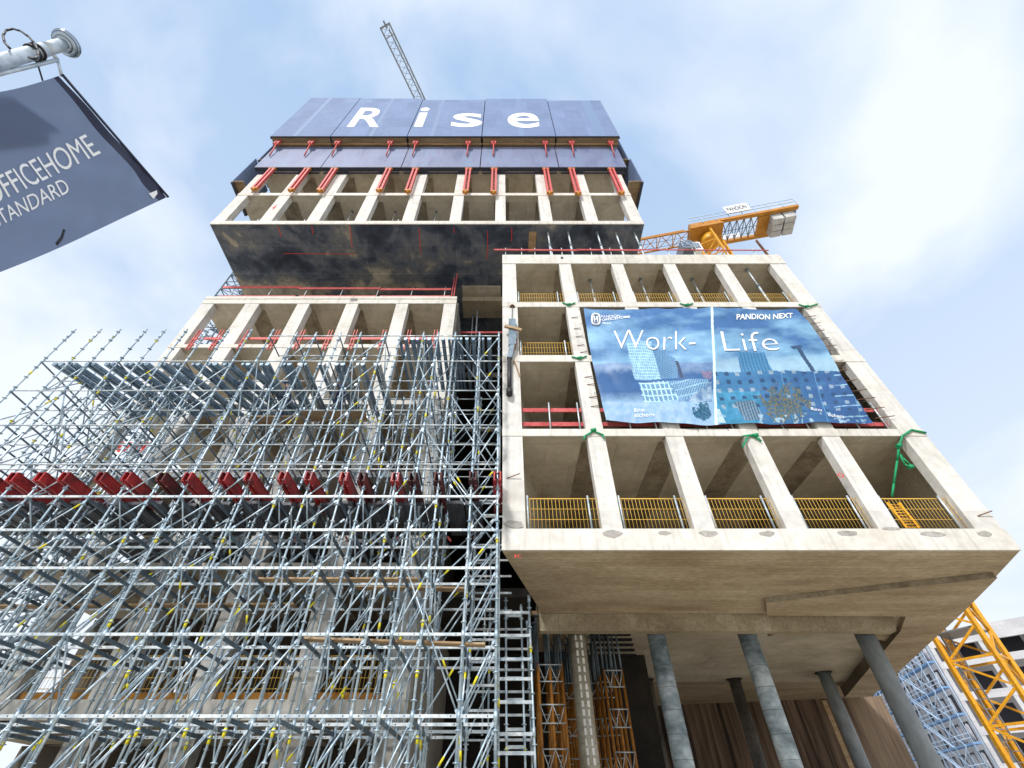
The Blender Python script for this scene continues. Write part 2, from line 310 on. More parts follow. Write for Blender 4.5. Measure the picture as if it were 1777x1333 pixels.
# step: the slightly lower field on the right, with the band running back along the right edge
ZS = Z0 - .16
s1 = S_(1330, 1046, ZS); s2 = S_(1731, 1003, ZS)
step = [s1, s2, (S_(1672, 1062, ZS)), S_(1509, 1210, ZS), S_(1470, 1211, ZS), S_(1561, 1096, ZS), (s1[0], S_(1400, 1070, ZS)[1])]
part(MB().prism([s1, s2, S_(1672, 1062, ZS), S_(1513, 1209, ZS), S_(1466, 1211, ZS), S_(1563, 1095, ZS), S_(1572, 1070, ZS), S_(1331, 1069, ZS)], ZS, Z0 + .26), 'underside_step', M['soffit_low'], 'slightly lower field of the underside, running back along its right edge')
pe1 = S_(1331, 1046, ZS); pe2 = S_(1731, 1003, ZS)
part(MB().bar((pe1[0], pe1[1] - .012, (ZS + Z0) / 2), (pe2[0] - .05, pe2[1] - .012, (ZS + Z0) / 2), .02, Z0 - ZS - .006), 'step_shade', M['ceil_dark'], 'edge of the step in the underside, painted dark as shade')  # strip over the step face, its shadow painted as dark colour
# downstand beam
yb = at(900, 1066, Z=Z0).y; zbb = at(900, 1095, Y=yb).z
x0b = at(937, 1093, Y=yb).x; x1b = at(1556, 1095, Y=yb).x
part(MB().hexa([(x0b, yb, zbb), (x1b, yb, zbb), (x1b + .0, yb + .35, zbb), (x0b, yb + .35, zbb), (x0b, yb, Z0 + .2), (x1b + .25, yb, Z0 + .2), (x1b + .3, yb + .35, Z0 + .2), (x0b, yb + .35, Z0 + .2)]), 'downstand_beam', M['beam'], 'brown beam hanging across the underside above the pillars')
# recessed soffit behind the beam
ZI = Z0 + .42
part(MB().prism([(x0b, yb + .3), (x1b + .3, yb + .3), (at(1466, 1211, Z=Z0).x + 2.6, 30), (at(1475, 1211, Z=ZI).x + .5, at(1475, 1211, Z=ZI).y + .4), (at(1060, 1236, Z=ZI).x - 9, at(1060, 1236, Z=ZI).y + 3), (x0b, 33)], ZI, ZI + .3), 'recessed_soffit', M['soffit_low'])
# dark side face of the recess
pa = at(1563, 1095, Z=ZS); pb = at(1466, 1211, Z=ZS)
part(MB().prism([(pa.x, pa.y), (pa.x + .12, pa.y), (pb.x + .12, pb.y), (pb.x, pb.y)], ZS + .003, ZI), 'recess_side', M['ceil_dark'])
# cross rib
rb = at(1322, 1097, Z=ZI); rc = at(1313, 1130, Z=ZI)
part(MB().box((rb.x - .08, yb + .35, ZI - .3), (rb.x + .08, yb + 3.0, ZI)), 'soffit_rib', M['ceil_dark'])
# back wall under the block
wl = at(1060, 1236, Z=ZI); wr = at(1475, 1211, Z=ZI)
wd = (Vector((wr.x, wr.y)) - Vector((wl.x, wl.y))).normalized(); wn = Vector((-wd.y, wd.x)) * .3
def wall_seg(p, q, m, name='back_wall', label=None, z1=ZI):
    part(MB().prism([(p.x, p.y), (q.x, q.y), (q.x + wn.x, q.y + wn.y), (p.x + wn.x, p.y + wn.y)], 0, z1), name, m, label)
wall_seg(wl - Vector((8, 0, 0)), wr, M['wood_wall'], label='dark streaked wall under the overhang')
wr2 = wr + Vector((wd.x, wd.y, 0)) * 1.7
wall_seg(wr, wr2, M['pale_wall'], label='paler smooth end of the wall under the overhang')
part(MB().bar((wr.x - 1.9, wr.y - .35, 0), (wr.x - 1.9, wr.y - .35, ZI - .2), .28, .1), 'timber_stop', M['plank'])
# round pillars
def pillar(x, y, m, z1, r=.31, label=None, film=False):
    b = MB().tube((x, y, 0), (x, y, z1), r, 28)
    o = part(b, 'pillar', m, label)
    return o
ypil = yb + .75
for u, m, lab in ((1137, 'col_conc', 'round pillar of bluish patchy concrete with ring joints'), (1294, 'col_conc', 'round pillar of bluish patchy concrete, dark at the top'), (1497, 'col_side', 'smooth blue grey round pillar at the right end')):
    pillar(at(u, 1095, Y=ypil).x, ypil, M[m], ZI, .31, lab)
x1p = at(1000, 1095, Y=ypil).x
pw = pillar(x1p, ypil, M['col_wrap'], ZI, .30, 'round pillar wrapped in shiny cream film')
FP = []
for k in range(24):
    z = .8 + k * .24 + R.uniform(-.02, .02)
    for a0 in (-1.95, -1.35):
        a1 = a0 + R.uniform(.16, .34)
        pts = []
        for aa in (a0, a1):
            for zz in (z, z + .17):
                pts.append((x1p + .304 * math.cos(aa), ypil + .304 * math.sin(aa), zz))
        fb = MB(); fb.add(pts, [(0, 2, 3, 1)]); fb.build('film_patch', M['film'], pw) if False else FP.append(fb)
for fb in FP:
    LOC[pw] = LOC[BLD]; fb.build('film_patch', M['film'], pw)
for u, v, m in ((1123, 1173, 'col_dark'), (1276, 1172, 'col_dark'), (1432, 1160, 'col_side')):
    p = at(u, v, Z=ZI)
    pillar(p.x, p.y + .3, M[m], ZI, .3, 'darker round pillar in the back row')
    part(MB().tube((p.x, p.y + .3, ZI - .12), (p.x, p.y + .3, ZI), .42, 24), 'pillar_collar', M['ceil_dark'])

# ---- left block
XL = [(-16.2, -15.55), (-13.85, -13.1), (-11.04, -10.39), (-8.41, -7.76), (-5.72, -5.07), (-3.15, -2.5)]
DL = .45
LZ = [LV[k] for k in range(5)]
z00 = LV[0][0] - (LV[1][0] - LV[0][0])
lev = [(z00, z00 - .45), (LV[0][0] + .05, LV[0][0] - .35), LV[1], LV[2], LV[3], (zat(515, YL), zat(527, YL))]
lev[3] = (LV[2][0], LV[2][1]); lev[4] = (zat(598, YL), zat(603.5, YL))
lev = [(z00, z00 - .45), (zat(977, YL), zat(986, YL)), (zat(819, YL), zat(827, YL)), (zat(695, YL), zat(702, YL)), lev[4], lev[5]]
for i, (zt, zb) in enumerate(lev):
    part(MB().box((-16.21, YL - .02, zb), (-2.49, YL + .04, zt)), 'slab_edge', M['facade_band'])
    ye = 24.0 if i > 3 else 22.0
    part(MB().prism([(-16.2, YL + .041), (-2.5, YL + .041), (-2.5, 25), (-10, 25), (-10, ye), (-16.2, ye)], zb + .05, zt - .02), 'floor_slab', M['ceil'])
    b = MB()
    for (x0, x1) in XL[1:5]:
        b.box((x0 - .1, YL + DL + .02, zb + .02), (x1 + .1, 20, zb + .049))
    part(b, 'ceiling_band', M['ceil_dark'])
for i in range(-1, 5):
    z0 = 0 if i < 0 else lev[i][0]; z1 = lev[i + 1][1]
    for k, (x0, x1) in enumerate(XL):
        m = M['facade'] if i >= 0 else M['grey_conc']
        part(MB().box((x0, YL, z0), (x1, YL + DL, z1)), 'column', m)
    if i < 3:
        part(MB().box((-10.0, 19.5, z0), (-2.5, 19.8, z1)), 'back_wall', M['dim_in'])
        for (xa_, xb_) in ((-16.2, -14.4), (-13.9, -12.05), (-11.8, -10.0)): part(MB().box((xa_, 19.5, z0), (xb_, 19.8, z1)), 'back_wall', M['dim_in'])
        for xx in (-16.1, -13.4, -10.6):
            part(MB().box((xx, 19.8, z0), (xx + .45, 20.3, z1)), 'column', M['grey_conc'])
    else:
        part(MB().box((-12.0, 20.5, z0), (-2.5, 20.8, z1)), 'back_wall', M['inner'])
# parapet upstand line and drain hole
zp = lev[5][0]
part(MB().box((-16.22, YL - .04, zp - .26), (-2.48, YL - .02, zp - .24)), 'parapet_joint', M['beam'])
part(MB().box((at(609, 520, Y=YL).x, YL - .03, zat(523, YL)), (at(621, 520, Y=YL).x, YL - .019, zat(518.5, YL))), 'drain_hole', M['void'])
part(MB().box((at(973, 448, Y=YR).x, YR - .04, zat(450.5, YR)), (at(977, 448, Y=YR).x, YR - .029, zat(447, YR))), 'drain_hole', M['void'])
# right flank of the left block and the recess between the blocks
part(MB().box((-2.5, YL + DL, 0), (-2.45, 24, zp)), 'recess_flank', M['grey_conc'])
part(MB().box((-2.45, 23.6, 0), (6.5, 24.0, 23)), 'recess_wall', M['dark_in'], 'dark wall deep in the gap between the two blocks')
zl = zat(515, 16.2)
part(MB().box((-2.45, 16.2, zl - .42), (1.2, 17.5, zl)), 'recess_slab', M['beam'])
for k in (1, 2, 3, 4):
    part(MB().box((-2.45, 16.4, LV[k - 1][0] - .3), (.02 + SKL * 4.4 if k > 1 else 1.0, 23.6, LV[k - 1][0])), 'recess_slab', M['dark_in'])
# flank of the right block seen in the gap
part(MB().prism([(0.0, YR + DR), (.02, YR + DR), (bx(24) + .02, 24), (bx(24), 24)], Z0 + .3, LV[4][0] - .01), 'left_flank', M['grey_conc'])

# ---- tower
XT = [(-16.45, -15.8), (-13.83, -13.15), (-11.14, -10.45), (-8.42, -7.75), (-5.72, -5.05), (-3.02, -2.39), (-.42, .18), (2.2, 2.85), (4.78, 5.45), (7.3, 7.96)]
ztb = zat(389, YR); ztt = zat(384, YR)
tl_ = [(ztt, ztb), (zat(335.5, YR), zat(339.5, YR)), (zat(290, YR), zat(293, YR))]
st_ = tl_[1][0] - tl_[0][0]
tl_[2] = (tl_[1][0] + st_, tl_[1][0] + st_ - .3)
for k in range(3, 6): tl_.append((tl_[k - 1][0] + st_, tl_[k - 1][0] + st_ - .3))
for i, (zt, zb) in enumerate(tl_):
    part(MB().box((-16.47, YR - .02, zb), (7.98, YR + .03, zt)), 'slab_edge', M['facade_band'])
    if i: part(MB().box((-16.3, YR + .031, zb + .04), (7.85, 26, zt - .02)), 'floor_slab', M['ceil'])
    if i in (1, 2):
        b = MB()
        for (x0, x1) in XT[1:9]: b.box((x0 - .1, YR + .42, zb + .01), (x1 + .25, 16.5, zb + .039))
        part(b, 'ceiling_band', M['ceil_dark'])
for i in range(5):
    for (x0, x1) in XT:
        part(MB().box((x0, YR, tl_[i][0]), (x1, YR + .38, tl_[i + 1][1])), 'column', M['facade'])
    part(MB().box((-14.5, 15.4, tl_[i][0]), (7.3, 15.7, tl_[i + 1][1] + .04)), 'back_wall', M['inner'])
part(MB().box((-16.47, YR + .031, ztb + .01), (7.98, 26, ztt - .03)), 'stained_underside', M['stain'], 'underside of the tower with large black stains')
for (u0, v0, u1, v1) in ((542, 399, 560, 463), (470, 399, 486, 440), (606, 395, 612, 430)): pass
# brown patches on that underside
for (a_, b_) in (((918, 402), (931, 437)), ((802, 496), (869, 516))):
    p = at(a_[0], a_[1], Z=ztb); q = at(b_[0], b_[1], Z=ztb)
    part(MB().box((p.x, min(p.y, q.y), ztb - .03), (at(b_[0], a_[1], Z=ztb).x, max(p.y, q.y), ztb + .009)), 'patch_board', M['plank'] if a_[0] > 900 else M['ceil'])
rs = MB()
for (u0, v0, u1, v1) in ((482, 392, 488, 410), (541, 392, 543, 407), (607, 392, 611, 430), (727, 395, 730, 440), (787, 395, 789, 405), (846, 400, 846, 450), (888, 395, 888, 420), (492, 440, 618, 441)):
    p = at(u0, v0, Z=ztb + .006); q = at(u1, v1, Z=ztb + .006); rs = MB(); rs.bar(p, q, .035, .004, 0); part(rs, 'red_chalk_line', M['red_spray'])
# darker shaft core above the recess slab under the tower, closes the gap storey
part(MB().box((-13, 20, zp), (7, 20.3, ztb)), 'recessed_storey_wall', M['dark_in'])

# red marks sprayed on the concrete
mk = MB()
def mark(txt, u0, v0, u1, v1, Y):
    a_ = at(u0, v0, Y=Y); b_ = at(u1, v1, Y=Y)
    text_into(mk, txt, lambda x, y: Vector((a_.x + (b_.x - a_.x) * x, Y, a_.z + (b_.z - a_.z) * y)))
mark('4', 470, 364, 482, 355, YR - .012)
mark('0', 1456, 829, 1462, 821, YR - .012)
mark('K', 893, 968, 906, 962, YR - .03)
part(mk, 'red_mark', M['red_spray'])
# rougher mortar patches at column feet
pt = MB()
for (u0, v0, u1, v1) in ((1041, 919, 1081, 934), (1214, 920, 1246, 933), (1320, 921, 1345, 932), (1530, 914, 1563, 921), (1595, 921, 1640, 932), (1700, 921, 1720, 932), (874, 903, 912, 917), (1140, 921, 1165, 929), (1450, 921, 1490, 930)):
    a_ = at(u0, v1, Y=YR - .024); b_ = at(u1, v0, Y=YR - .024)
    n_ = 9
    ring = [(a_.x + (b_.x - a_.x) * (.5 + .5 * math.cos(t * 6.283 / n_) * R.uniform(.7, 1.1)), YR - .0245, a_.z + (b_.z - a_.z) * (.5 + .5 * math.sin(t * 6.283 / n_) * R.uniform(.7, 1.1))) for t in range(n_)]
    pt = MB(); pt.add(ring, [tuple(range(n_))]); part(pt, 'mortar_patch', M['grey_conc'])

# ------------------------------------------------------------------ protection screens on the tower
def plane_quad_box(mb, xb0, xb1, z0, xt0, xt1, z1, y, th, m=0):
    mb.hexa([(xb0, y, z0), (xb1, y, z0), (xb1, y + th, z0), (xb0, y + th, z0), (xt0, y, z1), (xt1, y, z1), (xt1, y + th, z1), (xt0, y + th, z1)], m)
YU, YW = 11.0, 11.65
zu0, zu1 = zat(236.5, YU), zat(171.5, YU)
seams = [at(u, 237, Y=YU).x for u in (468, 573, 706, 836, 965, 1076)]
ztops = [zat(v, YU) for v in (170, 171.2, 173.5, 171.5, 174.5)]
WH = ['leftmost', 'second', 'middle', 'fourth', 'rightmost']
SAY = ['leftmost upper blue safety screen, blank, without lettering', 'upper blue safety screen with the large white letter R', 'upper blue safety screen in the middle with the letters i and s', 'upper blue safety screen with the large white letter e', 'rightmost upper blue safety screen, blank with a pale stripe']
zd = zu0
letters = {1: [('R', 601.6, 657, 220.5, 187.5)], 2: [('i', 717, 734, 220, 187), ('s', 781.6, 836, 220.5, 197)], 3: [('e', 881, 938, 222, 196)]}
heads = [491, 548, 593, 682, 725, 814, 857, 944, 989, 1055]
for k in range(5):
    xa, xb = seams[k] + .03, seams[k + 1] - .03
    t = thing('safety_screen', ((xa + xb) / 2, YU, zu0), SAY[k], 'safety screen', 'blue safety screens around the top of the tower')
    b = MB(); b.box((xa, YU, zu0), (xb, YU + .06, ztops[k])); b.build('panel', M['screen'], t)
    b = MB(); b.box((xa + .02, YU - .015, zu0 - .06), (xb - .02, YU + .08, zu0 - .003)); b.box((xa - .05, YU + .061, zu0), (xa + .03, YU + .2, ztops[k] - .02)); b.box((xb - .03, YU + .061, zu0), (xb + .05, YU + .2, ztops[k] - .02))
    b.build('frame', M['screen_back'], t)
    b = MB(); b.box((xa + .05, YU + .09, zu0 - .02), (xb - .05, 12.1, zu0 + .1)); b.build('deck', M['ply'], t)
    b = MB(); b.bar(((xa, YU + .5, zu0 - .06)), ((xb, YU + .5, zu0 - .06)), .12, .06); b.build('deck_beam', M['plank'], t)
    if k in (0, 1, 2, 3, 4):
        b = MB(); f = (.36, .5, .3, .5, .62)[k]; xs = xa + (xb - xa) * f; ws = (.35, .25, .3, .4, .8)[k]
        b.box((xs, YU - .004, zu0 + .02), (xs + ws, YU - .0005, ztops[k] - .05)); b.build('pale_stripe', M['stripe'], t)
    for (ch, u0, u1, v0, v1) in letters.get(k, []):
        p0 = at(u0, v0, Y=YU); p1 = at(u1, v0, Y=YU); z0_ = p0.z; z1_ = zat(v1, YU)
        b = MB(); text_into(b, ch, lambda x, y: Vector((p0.x + (p1.x - p0.x) * x, YU - .009, z0_ + (z1_ - z0_) * y)), .014)
        b.build('letter', M['white'], t)
    for h in heads[2 * k:2 * k + 2]:
        x = at(h, 240, Y=YU + .35).x
        b = MB()
        for dx in (-.11, .11): b.bar((x + dx, YU + .3, zu0 - .05), (x + dx, YU + .3, zu0 - .75), .09, .14)
        b.box((x - .2, YU + .2, zu0 - .5), (x + .2, YU + .4, zu0 - .38))
        b.tube((x, YU + .3, zu0 - .6), (x, YU + .55, zu0 - 2.3), .045, 8)
        b.build('bracket', M['red_pale'], t)
# lower row
zw0 = zat(290, YW); zw1 = zu0 - .25
seam2 = [at(u, 290, Y=YW).x for u in (441, 557, 696, 833, 970, 1088)]
rails = [(442, 330), (506, 332), (556, 333), (658.5, 332.5), (708, 334), (808, 335), (856.5, 336), (954, 337), (1003, 338), (1078, 337)]
for k in range(5):
    xa, xb = seam2[k] + .03, seam2[k + 1] - .03
    t = thing('safety_screen', ((xa + xb) / 2, YW, zw0), WH[k] + ' screen of the lower, violet blue row with two red rails under it', 'safety screen', 'blue safety screens around the top of the tower')
    b = MB(); b.box((xa, YW, zw0), (xb, YW + .05, zw1)); b.build('panel', M['screen_low'], t)
    b = MB(); b.box((xa, YW - .012, zw0 - .09), (xb, YW + .25, zw0 - .003)); b.build('frame', M['screen_back'], t)
    b = MB(); b.box((xa + .1, YW + .3, zw0 - .35), (xb - .1, YW + .32, zw0 - .1)); b.build('toe_board', M['screen_back'], t)
    for (u, v) in rails[2 * k:2 * k + 2]:
        p = at(u, v - 3, Y=11.72); zt = zw0 - .1
        b = MB()
        for dx in (-.12, .12): b.bar((p.x + dx, p.y, p.z), (p.x + dx, p.y, zt), .11, .16, up=(0, 1, 0))
        z = p.z + .3
        while z < zt:
            b.box((p.x - .13, p.y + .02, z), (p.x + .13, p.y + .06, z + .06)); z += .45
        rl = b.build('rail', M['red_pale'], t)
        b = MB().box((p.x - .19, p.y - .1, p.z - .12), (p.x + .19, p.y + .1, p.z - .003)); b.tube((p.x, p.y, p.z - .28), (p.x, p.y, p.z - .1), .09, 8); MB().tube((p.x - .24, p.y, zt - .05), (p.x + .24, p.y, zt - .05), .09, 8).build('rail_pin', M['orange_knob'], t)
        b.build('rail_shoe', M['orange_knob'], t)
# return screens on both flanks
for (sx_, lab) in ((-1, 'dark blue side screen hanging at the left flank of the tower top'), (1, 'dark blue side screen hanging at the right flank of the tower top')):
    x = -17.35 if sx_ < 0 else 8.95
    t = thing('side_screen', (x, 13, zu0 - 2), lab, 'safety screen')
    for (y0, y1, z0, z1) in ((11.95, 13.9, zu0 - 1.9, zu1 - 1.5), (11.75, 14.0, zw0 - 2.2, zu0 - 2.2)):
        MB().box((x, y0, z0), (x + .05, y1, z1)).build('panel', M['screen'], t)
        MB().box((x - .03 * sx_ - .05, y0, z0 - .08), (x - .03 * sx_ + .1, y1, z0 - .003)).build('frame', M['screen_back'], t)
        xx = (x + .051, -16.6) if sx_ < 0 else (8.1, x - .01)
        MB().box((xx[0], y0, z0 + .05), (xx[1], y1, z0 + .15)).build('deck', M['ply'], t)
# ------------------------------------------------------------------ Baluster helpers
def barrier(x0, x1, y, z, label, h=1.05, rows=4, group='orange mesh barriers between the columns'):
    t = thing('mesh_barrier', ((x0 + x1) / 2, y, z), label, 'barrier', group)
    b = MB(); n = int((x1 - x0) / .105)
    for i in range(n + 1):
        x = x0 + (x1 - x0) * i / n; b.tube((x, y, z + .02), (x, y, z + h), .0065, 4)
    for k in range(rows): zz = z + .03 + (h - .05) * k / (rows - 1); b.tube((x0, y - .012, zz), (x1, y - .012, zz), .009, 4)
    b.tube((x0, y, z + h), (x1, y, z + h), .014, 4)
    b.build('mesh_panel', M['orange_mesh'], t)
    for x in (x0 + .04, x1 - .25):
        MB().tube((x, y - .06, z), (x, y - .06, z + h + .06), .03, 6).build('post', M['steel_flat'], t)
ord5 = ['leftmost', 'second', 'middle', 'fourth', 'rightmost']
for k in range(5):
    x0 = XR[k][1] + .04; x1 = XR[k + 1][0] - .02
    barrier(x0, x1, YR + .16, LV[0][0], 'tall orange mesh barrier in the %s bay of the lowest storey of the right block' % ord5[k])
    barrier(x0, x1, YR + .2, LV[3][0], 'low orange mesh barrier in the %s bay of the top storey of the right block' % ord5[k], .95)
barrier(XR[0][1] + .04, XR[1][0] - .02, YR + .16, LV[2][0], 'orange mesh barrier left of the banner in the third storey of the right block', .95)
for k in (0, 1, 3):
    barrier(XT[k][1] + .05, XT[k + 1][0] - .05, YR + .25, tl_[0][0], 'thin orange mesh low in the %s bay of the tower' % ('leftmost', 'second', '', 'fourth')[k], .5, 3, 'thin orange mesh at the foot of the tower')
for k in range(5):
    barrier(XL[k][1] + .05, XL[k + 1][0] - .05, YL + .3, lev[0][0], 'orange mesh barrier low behind the scaffold in the %s bay of the left block' % ord5[k], 1.1, 5, 'orange mesh barriers behind the scaffold')
    top(MB().box((XL[k][1] + .03, YL + .2, lev[0][0]), (XL[k + 1][0] - .03, YL + .24, lev[0][0] + .2)), 'toe_board', M['orange_board'], (XL[k][1], YL, lev[0][0]), 'orange toe board behind the scaffold in the %s bay of the left block' % ord5[k], 'toe board', 'orange toe boards')
# yellow ladder lying in the rightmost bay
t = thing('ladder', (12, 12.4, LV[0][0]), 'yellow ladder leaning in the rightmost bay behind the mesh', 'ladder')
a_ = at(1541, 874, Y=12.9); c_ = at(1575, 918, Y=12.25)
off = Vector((.36, 0, 0)); b = MB()
for o_ in (Vector((0, 0, 0)), off): b.bar(a_ + o_, c_ + o_, .06, .1)
b.build('rail', M['crane'], t)
b = MB()
for i in range(9): p = a_.lerp(c_, (i + .5) / 9); b.tube(p, p + off, .02, 5)
b.build('rung', M['crane'], t)
# ------------------------------------------------------------------ red boards and posts
def redrail(p, q, label, cat='guard rail', h=.15, grp=None, m='red_rail'):
    p = Vector(p); q = Vector(q)
    b = MB().bar(p, q, .035, h)
    return top(b, 'guard_board', M[m], p, label, cat, grp)
def posts(pts, z0, z1, label, grp):
    for i, (x, y) in enumerate(pts):
        b = MB().tube((x, y, z0), (x + .02, y - .02, z1), .024, 6); b.box((x - .05, y - .03, z0), (x + .05, y + .05, z0 + .12))
        top(b, 'guard_post', M['steel_flat'], (x, y, z0), label[0] + ', %s from the left' % ordn(i), 'guard post', grp)
zt4 = LV[4][0]
ux = [(857, 1003), (1000, 1113), (1110, 1333)]
for i, (a0, a1) in enumerate(ux):
    Yy = YR + .18
    redrail((at(a0, 433, Y=Yy).x, Yy, zat(433.5, Yy)), (at(a1, 434, Y=Yy).x, Yy, zat(434.5, Yy)), ['upper red board over the left end of the right block roof', 'upper red board under the silver props on the roof edge', 'long thin upper red rail in front of the yellow crane'][i], h=.13 if i < 2 else .07)
redrail((.2, YR + .2, zt4 + .2), (14.0, YR + .2, zt4 + .2), 'low red toe board along the roof edge of the right block', h=.12)
posts([(at(u, 440, Y=YR + .26).x, YR + .26) for u in (877, 905, 928, 958, 975, 1026, 1060, 1160, 1205, 1262, 1310)], zt4, zt4 + 1.15, ['silver guard post on the right block roof edge'], 'guard posts on the right block roof')
p = at(1331, 441, Y=YR + .2); b = MB().bar((p.x, p.y, zt4), (p.x, p.y, zt4 + 1.9), .07, .1, up=(0, 1, 0))
top(b, 'timber_post', M['rust'], (p.x, p.y, zt4), 'dark red upright post at the right end of the roof edge', 'post')
zt5 = lev[5][0]
for i, (a0, a1, v) in enumerate(((387, 522, 498.5), (519, 661, 500.5), (659, 783, 502))):
    Yy = YL + .15
    redrail((at(a0, v, Y=Yy).x, Yy, zat(v, Yy)), (at(a1, v, Y=Yy).x, Yy, zat(v, Yy)), '%s upper red board above the parapet of the left block' % ('left', 'middle', 'right')[i], h=.17, m='red_pale')
    redrail((at(a0 - 3, 508, Y=Yy).x, Yy, zt5 + .22), (at(a1, 508, Y=Yy).x, Yy, zt5 + .22), '%s lower red board just above the parapet of the left block' % ('left', 'middle', 'right')[i], h=.16, m='red_pale')
posts([(at(u, 505, Y=YL + .2).x, YL + .2) for u in (405, 470, 532, 594, 656, 715, 772)], zt5, zt5 + 1.25, ['silver guard post on the left block roof'], 'guard posts on the left block roof')
for u, hh in ((784, 2.0), (788, 2.5)):
    p = at(u, 511, Y=YL + .1); top(MB().bar((p.x, p.y, zt5), (p.x + .03, p.y, zt5 + hh), .05, .08, up=(0, 1, 0)), 'timber_post', M['red_rail'], (p.x, p.y, zt5), ('shorter' if hh < 2.2 else 'taller') + ' red post at the right end of the left block parapet', 'post')
# storey 3 of the right block: red boards behind the banner
zz = LV[1][0]
for k in range(5):
    x0 = XR[k][1] + .02; x1 = XR[k + 1][0] + (-.02)
    for j, dz in enumerate((.38, 1.02)):
        redrail((x0, YR + .2, zz + dz), (x1, YR + .2, zz + dz), '%s red board in the %s bay behind the foot of the banner' % (('lower', 'upper')[j], ord5[k]), h=.17)
    for sd_, xx in (('left', x0 + .95), ('right', x1 - .15)):
        top(MB().tube((xx, YR + .12, zz), (xx + .02, YR + .12, zz + 1.3), .028, 6), 'guard_post', M['steel_flat'], (xx, YR + .12, zz), sd_ + ' silver guard post in the %s bay of the second storey' % ord5[k], 'guard post', 'guard posts of the second storey')
# left block: red boards with red clamps in the top storey
zz = lev[4][0]
for k in range(5):
    x0 = XL[k][1] - .6; x1 = XL[k + 1][0] + .1
    for j, dz in enumerate((.25, .85)):
        redrail((x0 + .65, YL + .5, zz + dz + .2), (x1, YL + .5, zz + dz + .2), '%s red board in the %s bay of the top storey of the left block' % (('lower', 'upper')[j], ord5[k]), h=.17, m='red_pale')
    for sd_, xx in (('left', x0 + .95), ('right', x1 - .35)):
        b = MB()
        for dx in (0, .14): b.bar((xx + dx, YL - .06, zz - .45), (xx + dx, YL - .06, zz + 1.05), .035, .05, up=(0, 1, 0))
        b.box((xx - .05, YL - .08, zz + .3), (xx + .2, YL - .03, zz + .4)); b.box((xx - .05, YL - .08, zz - .1), (xx + .2, YL - .03, zz - .02))
        top(b, 'edge_clamp', M['red_pale'], (xx, YL, zz), '%s red edge clamp gripping the slab in the %s bay of the left block' % (sd_, ord5[k]), 'clamp', 'red edge clamps on the left block')
redrail((-2.4, 16.25, zat(577, 16.25)), (-.02, 16.25, zat(577, 16.25)), 'red board across the dark gap between the blocks', h=.14)
# ------------------------------------------------------------------ silver steel props
def prop(x, y, z0, z1, label, r=.038, grp='silver steel props'):
    t = thing('steel_prop', (x, y, z0), label, 'prop', grp)
    zm = z0 + (z1 - z0) * .55
    MB().tube((x, y, z0), (x, y, zm), r * 1.25, 8).build('outer_tube', M['steel_flat'], t)
    MB().tube((x, y, zm), (x, y, z1), r, 8).build('inner_tube', M['steel_flat'], t)
    MB().tube((x, y, zm - .05), (x, y, zm + .05), r * 1.9, 8).build('collar', M['steel_dark'], t)
    MB().box((x - .08, y - .08, z0), (x + .08, y + .08, z0 + .015)).build('base_plate', M['steel_dark'], t); MB().box((x - .08, y - .08, z1 - .015), (x + .08, y + .08, z1)).build('head_plate', M['steel_dark'], t)
for k, u in enumerate((951, 986, 1036, 1068, 1100)):
    p = at(u, 402 + k * .8, Z=ztb); prop(p.x, YR + .5, zt4, ztb, '%s of the five silver props standing on the roof under the tower' % ('leftmost', 'second', 'middle', 'fourth', 'rightmost')[k], .05)
for k, (u, v) in enumerate(((1024, 487), (1111, 485), (1201, 485), (1296, 468))):
    p = at(u, v, Z=LV[4][1]); prop(p.x, p.y, LV[3][0], LV[4][1], 'silver prop in the %s bay of the top storey of the right block' % ('second', 'middle', 'fourth', 'rightmost')[k], .04)
for k, (u, v) in enumerate(((611, 368), (686, 369), (757, 369))):
    p = at(u, v, Z=tl_[1][1]); prop(p.x, p.y, tl_[0][0], tl_[1][1] + .05, 'thin dark topped prop in the %s lit bay of the tower' % ('third', 'fourth', 'fifth')[k], .03)
p = at(829, 532, Y=17.0); prop(p.x, p.y, LV[3][0], zl - .42, 'silver prop in the dark gap between the two blocks', .045)
p = at(821, 545, Y=17.3); prop(p.x, p.y, LV[3][0], zl - .42, 'thinner dotted prop left of the silver prop in the dark gap', .03)
# ------------------------------------------------------------------ green ropes
def rope(pts, label, r=.03):
    P = [at(u, v, Y=y) for u, v, y in pts]
    b = MB().path(P, r, 6); b.tube(P[len(P) // 2] + Vector((-.08, -.02, 0)), P[len(P) // 2] + Vector((.08, -.02, .05)), r * 2, 6)
    top(b, 'rope', M['rope'], P[0], label, 'rope', 'green ropes tied round the columns')
ry = YR - .06
rope([(1013, 764, ry), (1015, 757, ry), (1030, 748, ry), (1047, 755, ry), (1048, 761, ry)], 'green rope over the head of the second column in the lowest storey')
rope([(1288, 777, ry), (1296, 762, ry), (1300, 755, ry), (1311, 757, ry), (1321, 766, ry), (1310, 754, ry), (1289, 757, ry)], 'green rope with loose end over the head of the fourth column')
rope([(976, 525, ry), (987, 529.5, ry), (998, 525.5, ry)], 'green rope under the second column of the top storey')
rope([(1180, 526.5, ry), (1192, 530.5, ry), (1202, 526.5, ry)], 'green rope under the fourth column of the top storey')
rope([(992, 619, ry), (1006, 622.5, ry), (1018, 618, ry)], 'green rope on the slab edge left of the banner')
rope([(1386, 528, ry), (1400, 533, ry), (1419, 527.5, ry)], 'green rope near the top right corner of the banner')
rope([(1607, 751, ry), (1582, 746, ry), (1566, 757, ry), (1560, 775, ry + .1), (1557, 800, ry + .35), (1551, 840, ry + .6), (1548, 862, ry + .7)], 'long green rope hanging down beside the rightmost column', .035)
